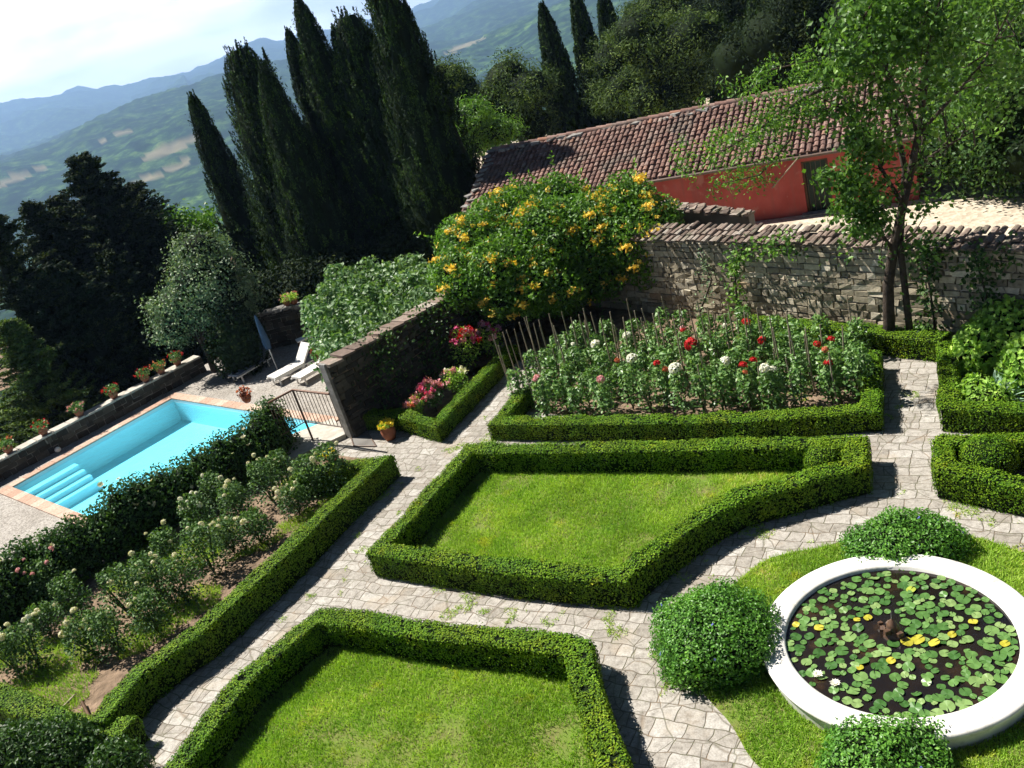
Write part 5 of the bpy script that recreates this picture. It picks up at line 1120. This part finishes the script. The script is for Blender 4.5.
# near tree in front of the wall
nb_ = onwall(886, 318, .5); nb_[2] = 0; tq = onwall(893, 250, .5); Dn = float(np.hypot(*tq[:2])); root = thing('garden_tree', 'slender sparse leaved tree growing against the stone garden wall', 'tree', (nb_[0], nb_[1], 0))
b = MB(); tr = [nb_, onwall(888, 285, .5), tq, atd(903, 205, Dn - .1), atd(911, 170, Dn), atd(918, 135, Dn)]
b.tube(tr, [.13, .11, .095, .085, .075, .06], 9)
lims = [[tr[-1], atd(925, 95, Dn), atd(928, 50, Dn - .2), atd(940, 0, Dn - .3), atd(950, -50, Dn)], [tr[-1], atd(905, 100, Dn - .3), atd(880, 60, Dn - .8), atd(860, 10, Dn - 1)], [tr[3], atd(870, 150, Dn - .4), atd(845, 110, Dn - .6), atd(815, 95, Dn - .9)], [tr[-1], atd(950, 100, Dn + .3), atd(985, 60, Dn + .5), atd(1010, 10, Dn + .6)], [tr[4], atd(940, 150, Dn + .4), atd(975, 130, Dn + .6)], [tr[2], atd(875, 225, Dn - .3), atd(850, 215, Dn - .5)]]
for L_ in lims: b.tube(L_, np.linspace(.042, .010, len(L_)), 6)
tw = []
for L_ in lims:
    L_ = np.array(L_)
    for k in range(15):
        s = R.integers(0, len(L_) - 1); t = R.random(); p = L_[s] * (1 - t) + L_[s + 1] * t; e = p + unit(R.normal(size=3) + [0, 0, .2]) * R.uniform(.4, 1.1); b.tube([p, (p + e) / 2 + R.normal(size=3) * .06, e], [.018, .012, .005], 4); tw.append(e); tw.append((p + e) / 2)
b.obj('trunk', 'bark', root)
b = MB(); tw = np.array(tw)
bl_ = [T3(856, 55, Dn - .8, .8), T3(900, 40, Dn - .6, 1.2), T3(945, 55, Dn, 1.15), T3(880, 105, Dn - .7, .7), T3(842, 110, Dn - .8, .45), T3(990, 55, Dn + 4, 1.2), T3(925, 0, Dn, 1.2), T3(980, 0, Dn + 3, 1.3), T3(870, 5, Dn - .8, 1.0), T3(860, 160, Dn - .5, .55), T3(855, 215, Dn - .5, .55), T3(868, 190, Dn - .6, .5), T3(840, 190, Dn - .5, .4), T3(975, 100, Dn + 4, 1.0), T3(925, 205, Dn - .2, .35), T3(930, 240, Dn - .3, .4), T3(830, 180, Dn - .6, .35)]
clumps(b, bl_, 470, 20, .16, .115, .09, 0, .4, .6); clumps(b, [T3(858, 140, Dn - .5, .42), T3(862, 175, Dn - .5, .45), T3(855, 205, Dn - .5, .45), T3(872, 225, Dn - .5, .4), T3(872, 150, Dn - .4, .4)], 75, 18, .13, .11, .085, 0, .4, .6); pts = np.repeat(tw, 9, 0) + R.normal(size=(len(tw) * 9, 3)) * .13; b.leaves(pts, .11, .085, None, 1, 0)
b.obj('crown', 'tree', root)
# neighbouring tree with feathery branch reaching left
nb2 = onwall(908, 312, .4); nb2[2] = 0; root = thing('pine_tree', 'second thin tree whose feathery branch reaches left across the roof', 'tree', (nb2[0], nb2[1], 0))
b = MB(); t_ = [nb2, onwall(900, 245, .4), atd(905, 170, Dn + .3), atd(893, 110, Dn), atd(875, 75, Dn - .3)]; b.tube(t_, [.075, .065, .06, .05, .045], 7)
L2 = [t_[-1], atd(840, 80, Dn - .6), atd(800, 100, Dn - .9), atd(765, 125, Dn - 1), atd(725, 150, Dn - 1.1), atd(685, 158, Dn - 1.2)]; b.tube(L2, np.linspace(.05, .008, 6), 6)
L3 = [L2[2], atd(790, 140, Dn - 1), atd(760, 175, Dn - 1.0), atd(715, 185, Dn - 1.1)]; b.tube(L3, [.03, .02, .014, .006], 5)
L4 = [L2[1], atd(815, 60, Dn - .8), atd(770, 70, Dn - 1), atd(740, 100, Dn - 1.1)]; b.tube(L4, [.03, .02, .014, .006], 5); b.obj('trunk', 'bark', root)
b = MB()
for L_, nn_, s_ in ((L2, 3400, .17), (L3, 900, .12), (L4, 1200, .16)):
    L_ = np.array(L_); k = R.integers(0, len(L_) - 1, nn_ // 20); t = R.random(len(k))[:, None]; C = L_[k] * (1 - t) + L_[k + 1] * t + R.normal(size=(len(k), 3)) * s_ * 1.5 * [1, 1, .7]; C = np.repeat(C, 20, 0) + R.normal(size=(len(k) * 20, 3)) * .085; b.leaves(C, .09, .035, None, 1, 0)
b.obj('crown', 'broad', root)

# ================================================================== SKY, SUN, HAZE
SAZ, SEL = rad(142), rad(53)
w = bpy.data.worlds.new('World'); S.world = w; w.use_nodes = True; nt = w.node_tree; nt.nodes.clear()
sky = nt.nodes.new('ShaderNodeTexSky'); sky.sky_type = 'NISHITA'; sky.sun_disc = False; sky.sun_elevation = SEL; sky.sun_rotation = math.pi / 2 - SAZ; sky.altitude = 1200; sky.air_density = .18; sky.dust_density = .1
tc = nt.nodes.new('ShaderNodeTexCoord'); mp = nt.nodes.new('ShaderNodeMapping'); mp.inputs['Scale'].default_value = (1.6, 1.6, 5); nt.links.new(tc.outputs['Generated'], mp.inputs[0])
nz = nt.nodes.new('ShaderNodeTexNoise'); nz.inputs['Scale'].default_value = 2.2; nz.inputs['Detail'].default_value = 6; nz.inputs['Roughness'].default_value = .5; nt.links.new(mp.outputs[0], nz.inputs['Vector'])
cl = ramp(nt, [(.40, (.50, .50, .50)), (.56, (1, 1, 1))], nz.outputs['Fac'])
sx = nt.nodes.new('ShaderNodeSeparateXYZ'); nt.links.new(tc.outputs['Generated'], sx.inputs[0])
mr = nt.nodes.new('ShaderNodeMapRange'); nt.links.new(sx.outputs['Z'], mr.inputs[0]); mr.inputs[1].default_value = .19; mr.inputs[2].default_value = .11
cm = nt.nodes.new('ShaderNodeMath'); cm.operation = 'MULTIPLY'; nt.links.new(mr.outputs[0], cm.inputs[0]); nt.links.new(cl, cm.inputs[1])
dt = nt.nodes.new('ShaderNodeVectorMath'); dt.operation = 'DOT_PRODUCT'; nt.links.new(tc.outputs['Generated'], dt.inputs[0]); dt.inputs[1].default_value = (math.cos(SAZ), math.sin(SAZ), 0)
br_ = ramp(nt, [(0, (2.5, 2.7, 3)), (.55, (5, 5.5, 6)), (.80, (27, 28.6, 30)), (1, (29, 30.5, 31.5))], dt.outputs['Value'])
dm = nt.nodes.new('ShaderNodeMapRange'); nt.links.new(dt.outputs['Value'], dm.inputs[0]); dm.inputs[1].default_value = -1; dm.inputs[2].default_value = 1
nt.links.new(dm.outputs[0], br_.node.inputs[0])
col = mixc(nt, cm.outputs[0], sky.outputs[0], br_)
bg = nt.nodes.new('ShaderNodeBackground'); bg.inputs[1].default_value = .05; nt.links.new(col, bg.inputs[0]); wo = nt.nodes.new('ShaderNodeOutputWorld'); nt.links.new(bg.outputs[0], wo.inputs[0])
sd_l = bpy.data.lights.new('sun', 'SUN'); sd_l.energy = 5; sd_l.angle = rad(.53); sd_l.color = (1, .95, .87); so = bpy.data.objects.new('sun', sd_l); COL.objects.link(so)
dirv = Vector((math.cos(SAZ) * math.cos(SEL), math.sin(SAZ) * math.cos(SEL), math.sin(SEL))); so.rotation_euler = dirv.to_track_quat('Z', 'Y').to_euler(); so.location = (-20, 20, 40)
hz = MB(); hz.box((0, 4850, 65), (21000, 10300, 770), 0, 0); ho = bpy.data.objects.new('haze', None)
hm, hnt, hout = newmat('haze_air'); pvn = hnt.nodes.new('ShaderNodeVolumePrincipled'); pvn.inputs['Color'].default_value = (.37, .60, 1, 1); pvn.inputs['Density'].default_value = 1.7e-4; pvn.inputs['Anisotropy'].default_value = .2
hnt.links.new(pvn.outputs[0], hout.inputs['Volume']); M['haze'] = hm
ho = hz.obj('haze', 'haze'); ho['kind'] = 'stuff'
S.view_settings.view_transform = 'Standard'; S.view_settings.look = 'None'; S.view_settings.exposure = 1.05; S.view_settings.gamma = 1
S.render.engine = 'CYCLES'; S.cycles.use_denoising = True; S.cycles.max_bounces = 6; S.cycles.diffuse_bounces = 2; S.cycles.glossy_bounces = 2; S.cycles.transmission_bounces = 3; S.cycles.transparent_max_bounces = 8; S.cycles.volume_bounces = 0
S.cycles.use_adaptive_sampling = True; S.cycles.adaptive_threshold = .02; S.cycles.sample_clamp_indirect = 6
